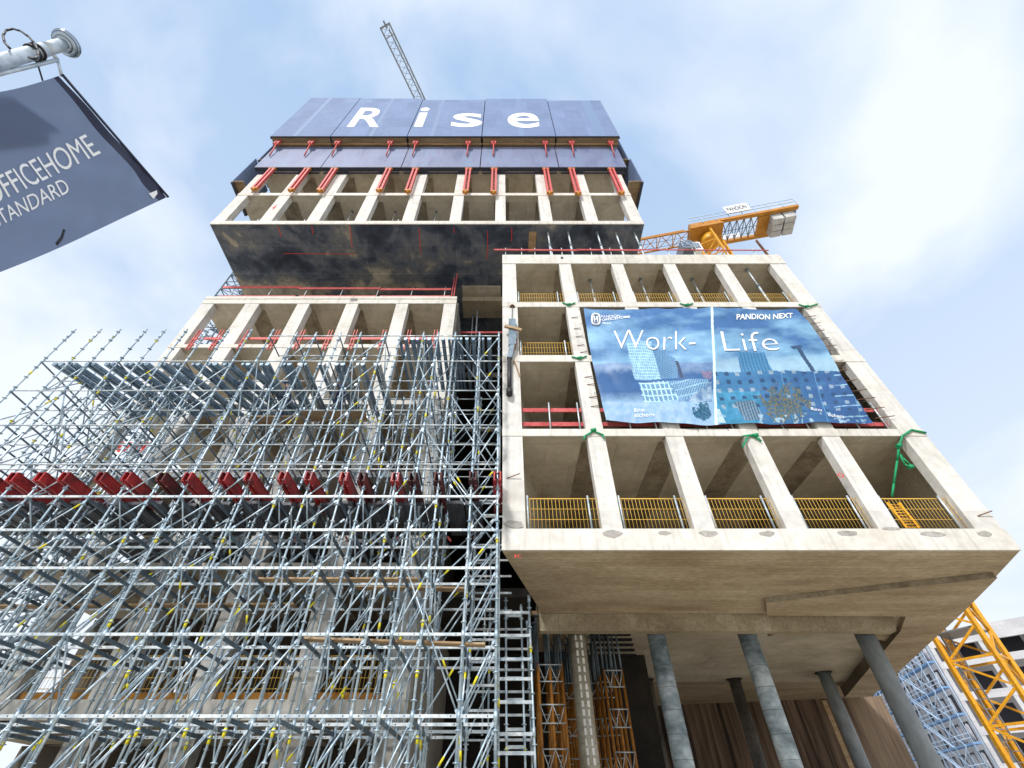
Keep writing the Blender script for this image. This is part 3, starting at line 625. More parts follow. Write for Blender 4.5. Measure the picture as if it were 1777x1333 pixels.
rope([(1558, 782, ry + .25), (1567, 795, ry + .25), (1579, 806, ry + .25), (1581, 812, ry + .25), (1570, 806, ry + .25), (1560, 786, ry + .25)], 'green rope loop dangling inside the rightmost bay')
# ------------------------------------------------------------------ black formwork strut hanging on the corner column
t = thing('hanging_strut', at(884, 680, Y=YR - .15), 'black telescopic strut with a timber crosspiece hanging on the corner column', 'strut')
a_ = at(888, 562, Y=YR - .14); m_ = at(889, 600, Y=YR - .15); m2 = at(884, 622, Y=YR - .15); c_ = at(884, 684, Y=YR - .15)
MB().tube(at(889, 533, Y=YR - .03), a_, .018, 6).build('cable', M['steel_dark'], t)
b = MB().bar(at(889, 556, Y=YR - .15), m_, .3, .18); b.bar(m_, m2, .2, .16); b.build('body', M['steel_dark'], t)
MB().tube(m2, c_, .085, 10).build('tube', M['black'], t)
MB().tube(at(884, 676, Y=YR - .15), at(884, 685, Y=YR - .15), .12, 10).build('foot', M['black'], t)
MB().bar(at(876, 566, Y=YR - .26), at(905, 573, Y=YR - .26), .09, .13).build('crosspiece', M['plank'], t)
MB().path([at(892, 580, Y=YR - .2), at(897, 592, Y=YR - .2), at(893, 606, Y=YR - .2), at(888, 612, Y=YR - .2)], .03, 6).build('hose', M['rust'], t)
b = MB(); b.bar(at(892, 625, Y=YR - .05), at(903, 655, Y=YR - .05), .12, .03); top(b, 'torn_board', M['plank'], at(892, 625, Y=YR - .05), 'splintered pale board hanging below the black strut', 'board')
b = MB(); b.tube(at(889, 533, Y=YR - .012), at(889, 533, Y=YR - .03), .12, 14); part(b, 'anchor_stain', M['rust'])
# rebar stubs along the banner and column sides
b = MB()
for (u, v) in ((996, 552), (1001, 571), (1004, 585), (1007, 600), (1012, 612), (1020, 655), (1024, 668), (1028, 690), (1031, 706)):
    p = at(u, v, Y=YR); b.tube(p + Vector((-.12, -.01, 0)), p + Vector((.16, -.05, .01)), .014, 5)
for (u, v) in ((1402, 552), (1410, 564), (1417, 577), (1425, 590), (1437, 603), (1455, 645), (1471, 663), (1488, 680), (1502, 694), (1518, 711), (1535, 726)):
    p = at(u, v, Y=YR); b.tube(p + Vector((-.35, -.02, -.02)), p + Vector((.3, -.1, .03)), .016, 5)
for (u, v) in ((1700, 893), (885, 828)):
    p = at(u, v, Y=YR); b.tube(p + Vector((-.1, -.01, -.05)), p + Vector((.3, -.12, .05)), .016, 5)
part(b, 'rebar_stub', M['rust'])

# ------------------------------------------------------------------ the big printed banner
YBn = 11.86
def wave(u, v): return .022 * math.sin(u * .045 + v * .02) + .016 * math.sin(u * .11 - v * .07) + .012 * math.sin(v * .16 + u * .02)
def bp(u, v, lift=0.0): p = at(u, v, Y=YBn); p.y += wave(u, v) - lift; return p
def inq(x, y, q):
    s_ = None
    for (x0, y0), (x1, y1) in zip(q, q[1:] + q[:1]):
        c_ = (x1 - x0) * (y - y0) - (y1 - y0) * (x - x0)
        if s_ is None: s_ = c_ > 0
        elif (c_ > 0) != s_: return False
    return True
from mathutils import noise as MN
def lerp3(a, b, t): return tuple(a[i] + (b[i] - a[i]) * t for i in range(3))
def fbm(x, y, o=5, seed=0.0):
    a = 1.0; r_ = 0.0
    for k in range(o): r_ += a * MN.noise(Vector((x, y, seed + k * 3.1))); x *= 2.03; y *= 2.03; a *= .55
    return r_
def grid(x, y, x0, y0, sx, sy, lw, lh): return ((x - x0) % sx) < lw or ((y - y0) % sy) < lh
def art(u, v):
    x = (u - 1000) * 3.173; y = (v - 430) * 3.173
    n = fbm(x * .0035, y * .011); f = fbm(x * .03, y * .03, 4, 7); sp = MN.noise(Vector((x * .11, y * .11, 4)))
    left = x < 740 + (y - 340) * .04
    if left:
        c = lerp3((.05, .13, .34), (.30, .43, .66), min(1, max(0, (y - 340) / 420 + n * .65 + .05)))
        if y > 635: c = lerp3(lerp3((.14, .20, .42), (.34, .36, .55), min(1, max(0, n + .3))), (.035, .095, .27), min(1, max(0, (y - 650) / 50 + f * .4)))
        edge = 800 - (x - 150) * .05 + f * 22
        if y > edge: c = lerp3((.045, .11, .29), (.30, .38, .60), min(1, max(0, (y - edge) / 60 + f * .5)))
        if inq(x, y, [(560, 850), (600, 800), (745, 735), (745, 850)]): c = lerp3((.10, .17, .36), (.38, .40, .54), min(1, max(0, .5 + f)))
        if inq(x, y, [(275, 530), (412, 515), (468, 722), (322, 728)]):
            c = (.44, .56, .76) if grid(x - y * .25, y - x * .02, 0, 0, 11.5, 15, 4.2, 4.5) else lerp3((.10, .19, .40), (.28, .42, .66), .5 + .5 * sp)
        if inq(x, y, [(412, 530), (545, 608), (562, 715), (468, 722)]):
            c = (.17, .29, .50) if grid(x, y - x * .5, 0, 0, 10, 12, 3, 4) else (.05, .11, .27)
        if inq(x, y, [(345, 742), (500, 732), (572, 840), (372, 846)]):
            c = (.58, .68, .84) if grid(x - y * .3, y, 4, 742, 25, 33, 6, 6) else lerp3((.06, .13, .30), (.22, .34, .54), .5 + .5 * sp)
        if inq(x, y, [(500, 732), (735, 724), (712, 765), (585, 850)]):
            c = (.36, .47, .67) if grid(x + y * .35, y + x * .25, 0, 0, 13, 40, 4, 5) else (.08, .16, .34)
        if inq(x, y, [(545, 625), (560, 625), (592, 716), (574, 716)]): c = (.025, .045, .11)
        if inq(x, y, [(685, 680), (745, 680), (745, 726), (700, 716)]): c = lerp3((.13, .08, .20), (.3, .2, .32), .5 + sp)
        if y > 850: c = lerp3(c, lerp3((.28, .38, .62), (.42, .44, .66), min(1, max(0, .5 + f))), .6)
        d_ = math.hypot(x - 700, (y - 905) * 1.1) - 50 - f * 30 - sp * 14
        if d_ < 0: c = (.015, .07, .15) if sp < .1 else (.04, .14, .26)
    else:
        c = lerp3((.04, .11, .30), (.26, .39, .60), min(1, max(0, (y - 340) / 330 + n * .8)))
        if 585 < y: c = lerp3(c, (.36, .42, .58), min(.75, max(0, (y - 585) / 60 + n * .4)))
        if inq(x, y, [(885, 575), (1035, 575), (1085, 690), (912, 690)]): c = (.035, .13, .29) if (x - y * .3) % 19 < 12 else (.07, .20, .40)
        if inq(x, y, [(1175, 545), (1235, 538), (1245, 552), (1195, 562)]) or inq(x, y, [(1212, 556), (1232, 552), (1325, 690), (1302, 690)]): c = (.025, .055, .14)
        if y > 682 + f * 5 - (x - 760) * .006:
            c = lerp3((.045, .16, .35), (.025, .075, .23), min(1, max(0, (x - 800) / 650 + f * .5)))
            if x < 1010 and y > 780 + (x - 760) * .05: c = lerp3((.03, .17, .33), (.05, .22, .42), .5 + f)
            X = x - y * .28; gx = X % 62; gy = (y + X * .03) % 44; h_ = MN.cell(Vector((int(X / 62) + .5, int((y + X * .03) / 44) + .5, 1.5)))
            if gx < 24 and gy < 20 and y < 900:
                c = (.015, .05, .14)
                if h_ > .25: c = (.36, .38, .50) if gx % 8 < 5 else (.10, .12, .22)
            if X % 186 < 4 and x > 1000: c = (.10, .24, .46)
            d_ = math.hypot((x - 1150) * .8, y - 865) - 92 - f * 60
            if d_ < 0 and sp + f > -.35: c = (.20, .12, .08) if sp > .15 else ((.07, .11, .09) if sp > -.1 else (.03, .06, .16))
            if x > 1420 and (y + x * .1) % 60 < 5: c = (.30, .40, .58)
            if inq(x, y, [(870, 850), (980, 840), (1040, 950), (930, 955)]): c = (.18, .22, .31) if (x - y * .3) % 16 < 8 else (.04, .08, .17)
            if inq(x, y, [(765, 890), (790, 885), (825, 965), (770, 965)]): c = (.5, .5, .58)
            if y > 905 and f > .35: c = (.30, .36, .50)
        if x < 752 + (y - 340) * .042: c = (.80, .82, .86)
    return tuple(max(0, k * q * (1 + .10 * f)) for k, q in zip(c, (.84, 1.10, 1.02)))
t = thing('banner', (8, YBn, 12), 'large blue printed banner reading Work- Life tied across the front of the right block', 'banner')
NU, NV = 420, 200
b = MB(); cols = []
def bor(s, q):
    ut = 1012.6 + (1383 - 1012.6) * s; vt = 535.6 + 1.3 * math.sin(s * 50) * (.5) + 1.5 * math.sin(s * 9)
    ub = 1052 + (1517 - 1052) * s; vb = 729 + 9 * math.sin(min(1, s * 1.5) * 2.2) - 3 * s + 1.5 * math.sin(s * 22)
    eL = 5 * math.sin(q * 3.1); eR = (10 * math.sin(q * 5.5) if q < .57 else -4 * math.sin((q - .57) * 7))
    u = ut + (ub - ut) * q ** 1.0; v = vt + (vb - vt) * q
    return u - eL * (1 - s) * .6 - (0 if s < .6 else -(s - .6) / .4 * eR * .7) , v
for j in range(NV + 1):
    for i in range(NU + 1):
        u, v = bor(i / NU, j / NV); b.v.append(bp(u, v)); cols.append(art(u, v))
for j in range(NV):
    for i in range(NU):
        k = j * (NU + 1) + i; b.f.append([k, k + 1, k + NU + 2, k + NU + 1]); b.m.append(0); b.sm.append(True)
mb_ = mat('banner_print', (1, 1, 1), .55); at_ = mb_.node_tree.nodes.new('ShaderNodeVertexColor'); at_.layer_name = 'print'
mb_.node_tree.links.new(at_.outputs[0], mb_.node_tree.nodes['Principled BSDF'].inputs['Base Color'])
def folds(m_, sc, st, dist_=.05):
    q = m_.node_tree; n5 = q.nodes.new('ShaderNodeTexNoise'); n5.inputs['Scale'].default_value = sc; n5.inputs['Detail'].default_value = 2.5; n5.inputs['Distortion'].default_value = .25
    g5 = q.nodes.new('ShaderNodeNewGeometry'); m5 = q.nodes.new('ShaderNodeMapping'); m5.inputs['Rotation'].default_value = (0, .5, 0); m5.inputs['Scale'].default_value = (1, 1, .45)
    b5 = q.nodes.new('ShaderNodeBump'); b5.inputs['Strength'].default_value = st; b5.inputs['Distance'].default_value = dist_
    q.links.new(g5.outputs['Position'], m5.inputs[0]); q.links.new(m5.outputs[0], n5.inputs[0]); q.links.new(n5.outputs[0], b5.inputs['Height']); q.links.new(b5.outputs[0], q.nodes['Principled BSDF'].inputs['Normal'])
folds(mb_, .8, .55, .3)
o = b.build('cloth', mb_, t); ca = o.data.color_attributes.new('print', 'FLOAT_COLOR', 'POINT')
for i, c_ in enumerate(cols): ca.data[i].color = (*c_, 1)
def btext(txt, zx0, zy0, zx1, zy1, bold=0.0, slope=0.0, mt='white', lean=0.0):
    """text box in the enlarged view of the banner: left, baseline, right, top"""
    mb = MB()
    def fn(x, y):
        X = zx0 + (zx1 - zx0) * x + lean * (1 - y); Yv = zy0 + (zy1 - zy0) * y + slope * x
        return bp(1000 + X / 3.173, 430 + Yv / 3.173, .03)
    text_into(mb, txt, fn, bold); mb.build('lettering', M[mt], t)
btext('Work-', 205, 562, 655, 458, -.017)
btext('Life', 790, 570, 1092, 466, -.017, lean=25)
btext('PANDION', 137, 384, 240, 370, .0, 0)
btext('OFFICEHOME', 140, 403, 296, 389, .012, -12)
btext('Rise', 146, 422, 190, 409, .0)
btext('PANDION NEXT', 882, 397, 1190, 368, .02, -6)
btext('Büros', 318, 905, 375, 884); btext('sichern', 322, 932, 428, 912)
btext('sichern', 1385, 930, 1470, 912, 0, 14); btext('Büros', 1290, 896, 1350, 880, 0, 10)
mb = MB()   # H emblem: two rounded uprights and a crossbar in an oval
def zp_(x, y): return bp(1000 + x / 3.173, 430 + y / 3.173, .032)
ring = [(108 + 22 * math.copysign(abs(math.cos(a)) ** .6, math.cos(a)), 396 + 31 * math.copysign(abs(math.sin(a)) ** .7, math.sin(a))) for a in [k * .3142 for k in range(21)]]
mb.path([zp_(x, y) for x, y in ring], .045, 5)
for x in (100, 116): mb.path([zp_(x - 2, 378), zp_(x + 2, 414)], .035, 5)
mb.path([zp_(100, 396), zp_(116, 396)], .035, 5)
mb.build('emblem', M['white'], t)
b = MB()
for s_ in range(12):
    u, v = bor(1, s_ / 11.0); q = at(u + 16, v - 1, Y=YR - .02); b.tube(bp(u, v), q, .008, 4)
for s_ in range(10):
    u, v = bor(s_ / 9.0, 1); q = at(u + 6, v + 12, Y=YR - .02); b.tube(bp(u, v), q, .007, 4)
for s_ in range(9):
    u, v = bor(0, s_ / 8.0); q = at(u - 9, v + 1, Y=YR - .02); b.tube(bp(u, v), q, .007, 4)
b.build('tie_cord', M['black'], t)

# ------------------------------------------------------------------ shoring scaffold
YS = [11.3, 12.33, 13.35, 14.28]
XS = [-16.8, -15.79, -15.03, -14.0, -13.26, -12.4, -11.56, -10.76, -9.85, -9.0, -8.02, -7.26, -6.3, -5.52, -4.56, -3.95, -3.07, -2.5, -1.83, -.89, -.14]
VL = [1243, 1101, 986, 920, 862, 806, 738, 678, 627, 583]
ZL = [zat(v, 11.3) for v in VL]; ZL = [ZL[0] - 1.45] + ZL
SC = thing('shoring_scaffold', (-8, 13, 0), 'dense galvanised shoring scaffold with yellow marked tubes filling the lower left', 'scaffold')
yellow = M['yellow']
def standard(x, y, z1, seed):
    rr = random.Random(seed); b = MB().tube((x, y, 0.02), (x, y, z1), .029, 8)
    z = .5
    while z < z1:
        b.tube((x, y, z), (x, y, z + .02), .066, 8); z += .5
    for zz in ZL:
        if zz < z1 + .1: b.tube((x, y, zz - .09), (x, y, zz + .09), .042, 8)
    for i in range(int(z1 / 1.9)):
        zz = .9 + i * 2.0 + rr.choice((0, 0, .25, 1.0)); 
        if zz < z1 - .3 and rr.random() < .5: b.tube((x, y, zz), (x, y, zz + .15), .033, 8, 1)
    b.box((x - .09, y - .09, 0), (x + .09, y + .09, .02))
    return b
cnt = 0
for j, y in enumerate(YS):
    for i, x in enumerate(XS):
        if x < -8.5: z1 = ZL[9] + (1.86 if j == 0 else (.55 if j == 1 else .3))
        else: z1 = ZL[10] + .22
        if j >= 2: z1 = min(z1, ZL[9] + .08)
        jx = x + (0 if j == 0 else R.uniform(-.05, .05))
        standard(jx, y, z1, i * 7 + j).build('standard', [M['steel'], yellow], SC); cnt += 1
# extension under the right block
for (x, y, z1) in ((.74, 13.4, 6.3), (.55, 14.3, 6.4), (.1, 14.3, 6.6), (.78, 15.6, 6.2), (-.4, 15.6, 9), (-.6, 16.6, 9)):
    standard(x, y, z1, int(x * 100)).build('standard', [M['steel'], yellow], SC)
def seg_parts(name, segs, fn, mats):
    """segs sorted nearest first: 100 as parts, the rest one part"""
    for s_ in segs[:100]:
        b = MB(); fn(b, s_); b.build(name, mats, SC)
    if len(segs) > 100:
        b = MB()
        for s_ in segs[100:]: fn(b, s_)
        b.build(name, mats, SC)['kind'] = 'stuff'
led = []
for k, z in enumerate(ZL):
    for j, y in enumerate(YS):
        for i in range(len(XS) - 1):
            if k == 10 and (XS[i] < -9.1 or j > 1): continue
            if j > 0 and (k in (5, 6) or (k == 4 and j > 1) or (k == 3 and j == 2)): continue
            led.append((k, j, XS[i], XS[i + 1], y, z))
led.sort(key=lambda s: (s[1] > 0, s[0], s[1]))
def fled(b, s_):
    k, j, x0, x1, y, z = s_
    if k < 6:
        b.bar((x0 + .04, y, z), (x1 - .04, y, z), .045, .06, 0)
        for xx in (x0 + .16, x1 - .16): b.box((xx - .012, y - .0275, z - .012), (xx + .012, y - .0245, z + .012), 1)
    else: b.tube((x0, y, z), (x1, y, z), .023, 6)
    if k == 6: b.tube((x0, y + .02, z - .16), (x1, y + .02, z - .16), .024, 5)
seg_parts('ledger', led, fled, [M['steel_flat'], M['black']])
tr = []
for k, z in enumerate(ZL):
    for i, x in enumerate(XS):
        for j in range(3):
            if k == 10 and (x < -9.1 or j > 0) or k in (5, 6) and j > 0: continue
            tr.append((k, x, YS[j], YS[j + 1], z))
tr.sort(key=lambda s: (s[0], s[2]))
seg_parts('transom', tr, lambda b, s_: (b.bar((s_[1], s_[2], s_[4] - .06), (s_[1], s_[3], s_[4] - .06), .05, .075) if s_[0] < 6 else b.tube((s_[1], s_[2], s_[4] - .05), (s_[1], s_[3], s_[4] - .05), .028, 6)), [M['steel_dark']])
br = []
for k in range(len(ZL) - 1):
    z0, z1 = ZL[k], ZL[k + 1]
    for j, y in enumerate(YS):
        for i in range(len(XS) - 1):
            if k == 9 and (XS[i] < -9.1 or j > 1): continue
            x0, x1 = XS[i], XS[i + 1]
            if j == 0:
                ok = (i + 0) % 2 == 1 if k < 5 else (i % 3 == 1)
            else: ok = R.random() < (.52 if j < 3 else .4)
            if ok: br.append((k, (x0 + .02, y + .06, z0 + .05), (x1 - .02, y + .06, z1 - .05), j))
            if k < 5 and j == 1 and i % 2 == 1: br.append((k, (x0 - .1, y + .12, z0 + .02), (x1 - .12, y + .12, z1 - .08), j))
    for i, x in enumerate(XS):
        for j in range(3):
            if k == 9 and (x < -9.1 or j > 0): continue
            if R.random() < .45:
                up = R.random() < .5
                br.append((k, (x + .05, YS[j + (0 if up else 1)], z0), (x + .05, YS[j + (1 if up else 0)], z1), j))
# the long braces of the right end bays
for k0, k1, xa, xb in ((9, 8, -3.07, -2.5), (10, 8, -1.83, -.14), (8, 6, -1.83, -.14), (6, 4, -1.75, -.2), (3, 1, -2.4, -.9), (4, 2, -.14, -1.83), (7, 5, -2.5, -.89)):
    br.append((k1, (xa, YS[0] + .1, ZL[k0]), (xb, YS[0] + .1, ZL[k1]), 0)); br.append((k1, (xa + .1, YS[1] + .1, ZL[k0]), (xb + .1, YS[1] + .1, ZL[k1]), 1))
br.sort(key=lambda s: (s[0], s[3]))
def fbr(b, s_):
    k, p, q, j = s_; p = Vector(p); q = Vector(q); b.tube(p, q, .021, 6)
    for e, d in ((p, q), (q, p)):
        b.bar(e, e + (d - e).normalized() * .14, .04, .055)
    if R.random() < .2:
        c_ = p.lerp(q, R.uniform(.3, .8)); d = (q - p).normalized() * .09; b.tube(c_ - d, c_ + d, .026, 6, 1)
seg_parts('brace', br, fbr, [M['steel'], yellow])
# ledgers of the extension
b = MB()
for z in [ZL[0] + .5 * k for k in range(0, 9)]:
    z_ = z + R.uniform(-.1, .1)
    if z_ > 6.2: continue
    for (p_, q_) in (((-.14, 13.4, z_), (.74, 13.4, z_)), ((.1, 14.3, z_ + .2), (.55, 14.3, z_ + .2)), ((.74, 13.4, z_), (.78, 15.6, z_))): MB().bar(p_, q_, .05, .07).build('rung_ledger', M['steel_flat'], SC)
for z in [ZL[1] + .55 * k for k in range(0, 14)]:
        for (p_, q_) in (((-.89, 14.28, z), (-.14, 14.28, z)), ((-1.2, 15.6, z + .1), (.3 if z > 6 else .78, 15.6, z + .1))): MB().bar(p_, q_, .045, .06).build('rung_ledger', M['steel_flat'], SC)
# planks laid on the scaffold
def plank(x0, x1, y, z, label, dz=0, w_=.26):
    top(MB().bar((x0, y, z), (x1, y, z + dz), w_, .045), 'plank', M['plank'], (x0, y, z), label, 'plank', 'timber planks on the scaffold')
plank(-6.4, -2.2, 12.0, ZL[3] - .02, 'long pale plank laid high on the lower scaffold')
plank(-4.1, -.9, 12.9, ZL[3] + .12, 'short plank just behind the long pale one', -.05)
plank(-4.6, -.4, 11.75, ZL[2] + .02, 'sagging brown plank running to the right end of the scaffold', -.12)
plank(-15.0, -6.0, 13.9, ZL[3] - .05, 'weathered plank far left under the dark interior', .05)
# ------------------------------------------------------------------ red girders on the scaffold
zg = zat(826, 11.05)
gx = [(-28, 0), (19, 0), (68, 0), (110, 0), (173, 0), (219, 0), (279, 0), (324, 0), (388, 0), (431, 0), (490, 0), (535, 0), (597, 0), (627, 0), (686, 0), (716, 0), (760, 0), (820, 0), (864, 0)]
LABG = ['bright red', 'bright red', 'bright red', 'bright red', 'bright red', 'bright red', 'black and red worn', 'bright red', 'bright red', 'bright red', 'bright red', 'bright red', 'bright red', 'dark maroon', 'bright red', 'nearly black', 'dark maroon', 'dark brown red', 'thin red']
ORD = ['first', 'second', 'third', 'fourth', 'fifth', 'sixth', 'seventh', 'eighth', 'ninth', 'tenth', 'eleventh', 'twelfth', 'thirteenth', 'fourteenth', 'fifteenth', 'sixteenth', 'seventeenth', 'eighteenth', 'last']
for i, (u, v) in enumerate(gx):
    x = at(u, 826, Y=11.05).x + R.uniform(-.02, .02); dark = LABG[i] in ('dark maroon', 'nearly black', 'dark brown red', 'black and red worn')
    m = M['maroon'] if dark else M['red_steel']
    y0, y1 = 11.05 + R.uniform(-.03, .03), 12.9 + R.uniform(-.2, .3)
    t = thing('red_girder', (x, y0, zg), '%s steel girder end sticking out over the scaffold, %s from the left' % (LABG[i], ORD[i]), 'girder', 'red girders lying across the scaffold')
    b = MB()
    for dx in (-.085, .085): b.box((x + dx - .02, y0, zg - .12), (x + dx + .02, y1, zg + .12))
    b.build('web', m, t)
    b = MB()
    for zz in (zg - .141, zg + .121): b.box((x - .12, y0 + .01, zz), (x - .025, y1, zz + .02)); b.box((x + .025, y0 + .01, zz), (x + .12, y1, zz + .02))
    yy = y0 + .25
    while yy < y1: b.box((x - .064, yy, zg - .09), (x + .064, yy + .05, zg + .09)); yy += .42
    b.build('flange', m, t)
    b = MB()
    for yy in (y0 + .3, y0 + .9, y0 + 1.5):
        for dx in (-.1, .1): b.tube((x + dx * .75, yy, zg - .142), (x + dx * .75, yy, zg - .15), .013, 6)
    b.build('bolt', M['white'], t)
# grey ribbed formwork panels behind the red ends
FD = thing('formwork_deck', (-8, 13, zg - .2), 'dark grey ribbed formwork deck lying behind the red girder ends', 'formwork')
x = -16.7; i = 0
while x < -.6:
    wp = R.choice((.30, .42, .5)); i += 1
    y0 = 12.2 + R.uniform(-.05, .1); m = M['slab_grey']
    b = MB().box((x, y0, zg - .24), (x + wp, 14.22, zg - .145)); b.box((x + .02, y0 + .01, zg - .26), (x + .06, 14.2, zg - .241)); b.box((x + wp - .06, y0 + .01, zg - .26), (x + wp - .02, 14.2, zg - .241))
    b.build('deck_panel', m, FD)
    x += wp + R.choice((.02, .05, .22))
for k in range(5):
    xa_, xb_ = XL[k][1] + .03, XL[k + 1][0] - .03
    top(MB().box((xa_, 14.6, zg - .3), (xb_, 18.2, zg - .18)), 'formwork_table', M['slab_grey'], (xa_, 14.6, zg - .3), 'dark formwork table reaching into the building between the %s pair of columns' % ORDS[k], 'formwork table', 'formwork tables between the columns')
b = MB()
for k in range(9): xx = -7.6 + k * .83; b.bar((xx, 14.1, zg - .35), (xx + .12, 14.1, zg - .5), .08, .06)
top(b, 'red_wedges', M['red_rail'], (-4, 14.1, zg), 'row of small red wedges under the grey panels', 'wedges')
# blue grey deck beams below the top ledgers
DB = thing('slab_formwork', (-8, 13, ZL[9]), 'blue grey beams of the slab formwork just under the top of the shoring scaffold', 'formwork')
i = 0; x = -16.4
while x < -.5:
    sk = .40 if x < -9.3 else 0.0; hi = x > -4.2
    zz = (ZL[10] - .06 if hi else ZL[9] - .04); y0 = YS[0] + .03
    wp = R.choice((.09, .13, .16)); yE = 14.25
    b = MB()
    p = [(x, y0, zz - .1), (x + wp, y0, zz - .1), (x + wp + sk * (yE - y0), yE, zz - .1), (x + sk * (yE - y0), yE, zz - .1)]
    b.hexa(p + [(q[0], q[1], zz) for q in p])
    b.hexa([(q[0] + (.03 if n_ in (0, 3) else -.03), q[1], zz - .14) for n_, q in enumerate(p)] + [(q[0] + (.03 if n_ in (0, 3) else -.03), q[1], zz - .101) for n_, q in enumerate(p)])
    m = M['blue_alu'] if not (-8 < x < -4.5 and i % 3 == 1) else M['steel_flat']
    lab = 'slanting blue grey deck beam under the scaffold top' if sk else ('dark blue grey deck plank under the scaffold top' if hi else ('pale deck beam under the top of the scaffold' if m is M['steel_flat'] else 'grey deck beam under the scaffold top'))
    gr = {0: 'deck beams at the top of the scaffold'}[0]
    b.build('beam', m, DB)
    x += wp + (.07 if i % 2 == 0 else R.choice((.22, .34, .42))) if not hi else wp + R.choice((.05, .12)); i += 1
# ------------------------------------------------------------------ shoring towers with orange poles under the block
def shoring(u0, u1, Y, label, n=3):
    xa = at(u0, 1160, Y=Y).x; xb = at(u1, 1160, Y=Y).x
    t = thing('shoring_tower', ((xa + xb) / 2, Y, 0), label, 'shoring tower', 'orange shoring towers under the overhang')
    zt = ZI - 1.7
    for i in range(n):
        for dy in (0, .9, 1.8):
            x = xa + (xb - xa) * i / (n - 1)
            MB().tube((x, Y + dy, 0), (x, Y + dy, zt), .052, 10).build('pole', M['prop_orange'], t)
    b = MB()
    for i in range(n):
        for dy in (0, .9, 1.8):
            x = xa + (xb - xa) * i / (n - 1); b.tube((x, Y + dy, zt), (x, Y + dy, ZI - .15), .035, 8); b.box((x - .1, Y + dy - .1, ZI - .15), (x + .1, Y + dy + .1, ZI - .12))
    b.build('screw_head', M['steel_dark'], t)
    b = MB(); z = .6
    while z < zt - .5:
        for dy in (-.07, 1.75):
            b = MB()
            for dz in (0, .5): b.tube((xa, Y + dy, z + dz), (xb, Y + dy, z + dz), .022, 6)
            st = (xb - xa) / 2
            for q in range(2):
                b.tube((xa + q * st, Y + dy, z + .5), (xa + (q + .5) * st, Y + dy, z), .016, 5); b.tube((xa + (q + .5) * st, Y + dy, z), (xa + (q + 1) * st, Y + dy, z + .5), .016, 5)
            b.build('frame', M['steel_flat'], t)
        z += 1.15
    MB().bar((xa - .3, Y, ZI - .05), (xb + .3, Y, ZI - .05), .12, .13).build('head_beam', M['plank'], t)
shoring(934, 975, 18.2, 'left orange pole shoring tower between the scaffold and the wrapped pillar')
shoring(1047, 1078, 19.0, 'right orange pole shoring tower just right of the wrapped pillar')
shoring(966, 1036, 21.0, 'rear orange pole shoring tower behind the wrapped pillar', 4)
for k in range(7):
    p = at(1062 + k * 3, 1099 + k * 9, Z=ZI - .1)
    top(MB().box((p.x - .9, p.y - .12, ZI - .18), (p.x + .75, p.y + .12, ZI - .02)), 'dark_joist', M['black'], p, 'short black joist against the soffit, %s from the front' % ordn(k), 'joist', 'black joists under the soffit')
# ------------------------------------------------------------------ lattice stair tower behind the left block
t = thing('stair_tower', (-21.9, 22, 0), 'blue grey lattice stair tower rising behind the left corner', 'scaffold')
b = MB(); x0, x1, y0, y1, zt = -22.9, -20.9, 21.0, 23.0, 38.0
for x in (x0, x1):
    for y in (y0, y1): b.tube((x, y, 0), (x, y, zt), .06, 6)
b.build('standard', M['steel_dark'], t)
b = MB(); c_ = MB(); z = 1
while z < zt:
    for y in (y0, y1): b.tube((x0, y, z), (x1, y, z), .04, 5); b.tube((x0, y, z - 1), (x0, y, z), .03, 5)
    for x in (x0, x1): b.tube((x, y0, z), (x, y1, z), .04, 5)
    f = 1 if int(z) % 2 else 0
    c_.tube((x0, y0, z), (x1, y0, z + 1), .03, 5) if f else c_.tube((x1, y0, z), (x0, y0, z + 1), .03, 5)
    c_.tube((x0, y0, z), (x0, y1, z + 1), .03, 5); c_.bar((x1 - .4, y0 + .2, z), (x1 - .4, y1 - .2, z + 1), .6, .06); z += 1
b.build('ledger', M['steel_dark'], t); c_.build('brace', M['steel_dark'], t)
# ------------------------------------------------------------------ white site sign with red letters seen through the scaffold
Yg = 21.5
a_ = at(193, 789, Y=Yg); c_ = at(263, 765, Y=Yg)
t = thing('site_sign', (a_.x, Yg, a_.z), 'white sign with red letters glimpsed through the scaffold', 'sign')
MB().box((a_.x, Yg, a_.z), (c_.x, Yg + .06, c_.z)).build('board', M['white'], t)
b = MB(); text_into(b, 'U H', lambda x, y: Vector((a_.x + .1 + (c_.x - a_.x - .2) * x, Yg - .01, a_.z + .15 + (c_.z - a_.z - .25) * y)), .03); b.build('lettering', M['red_spray'], t)
b = MB()
for x in (a_.x + .2, c_.x - .2): b.tube((x, Yg + .1, 0), (x, Yg + .1, c_.z), .05, 6)
b.build('post', M['steel_dark'], t)
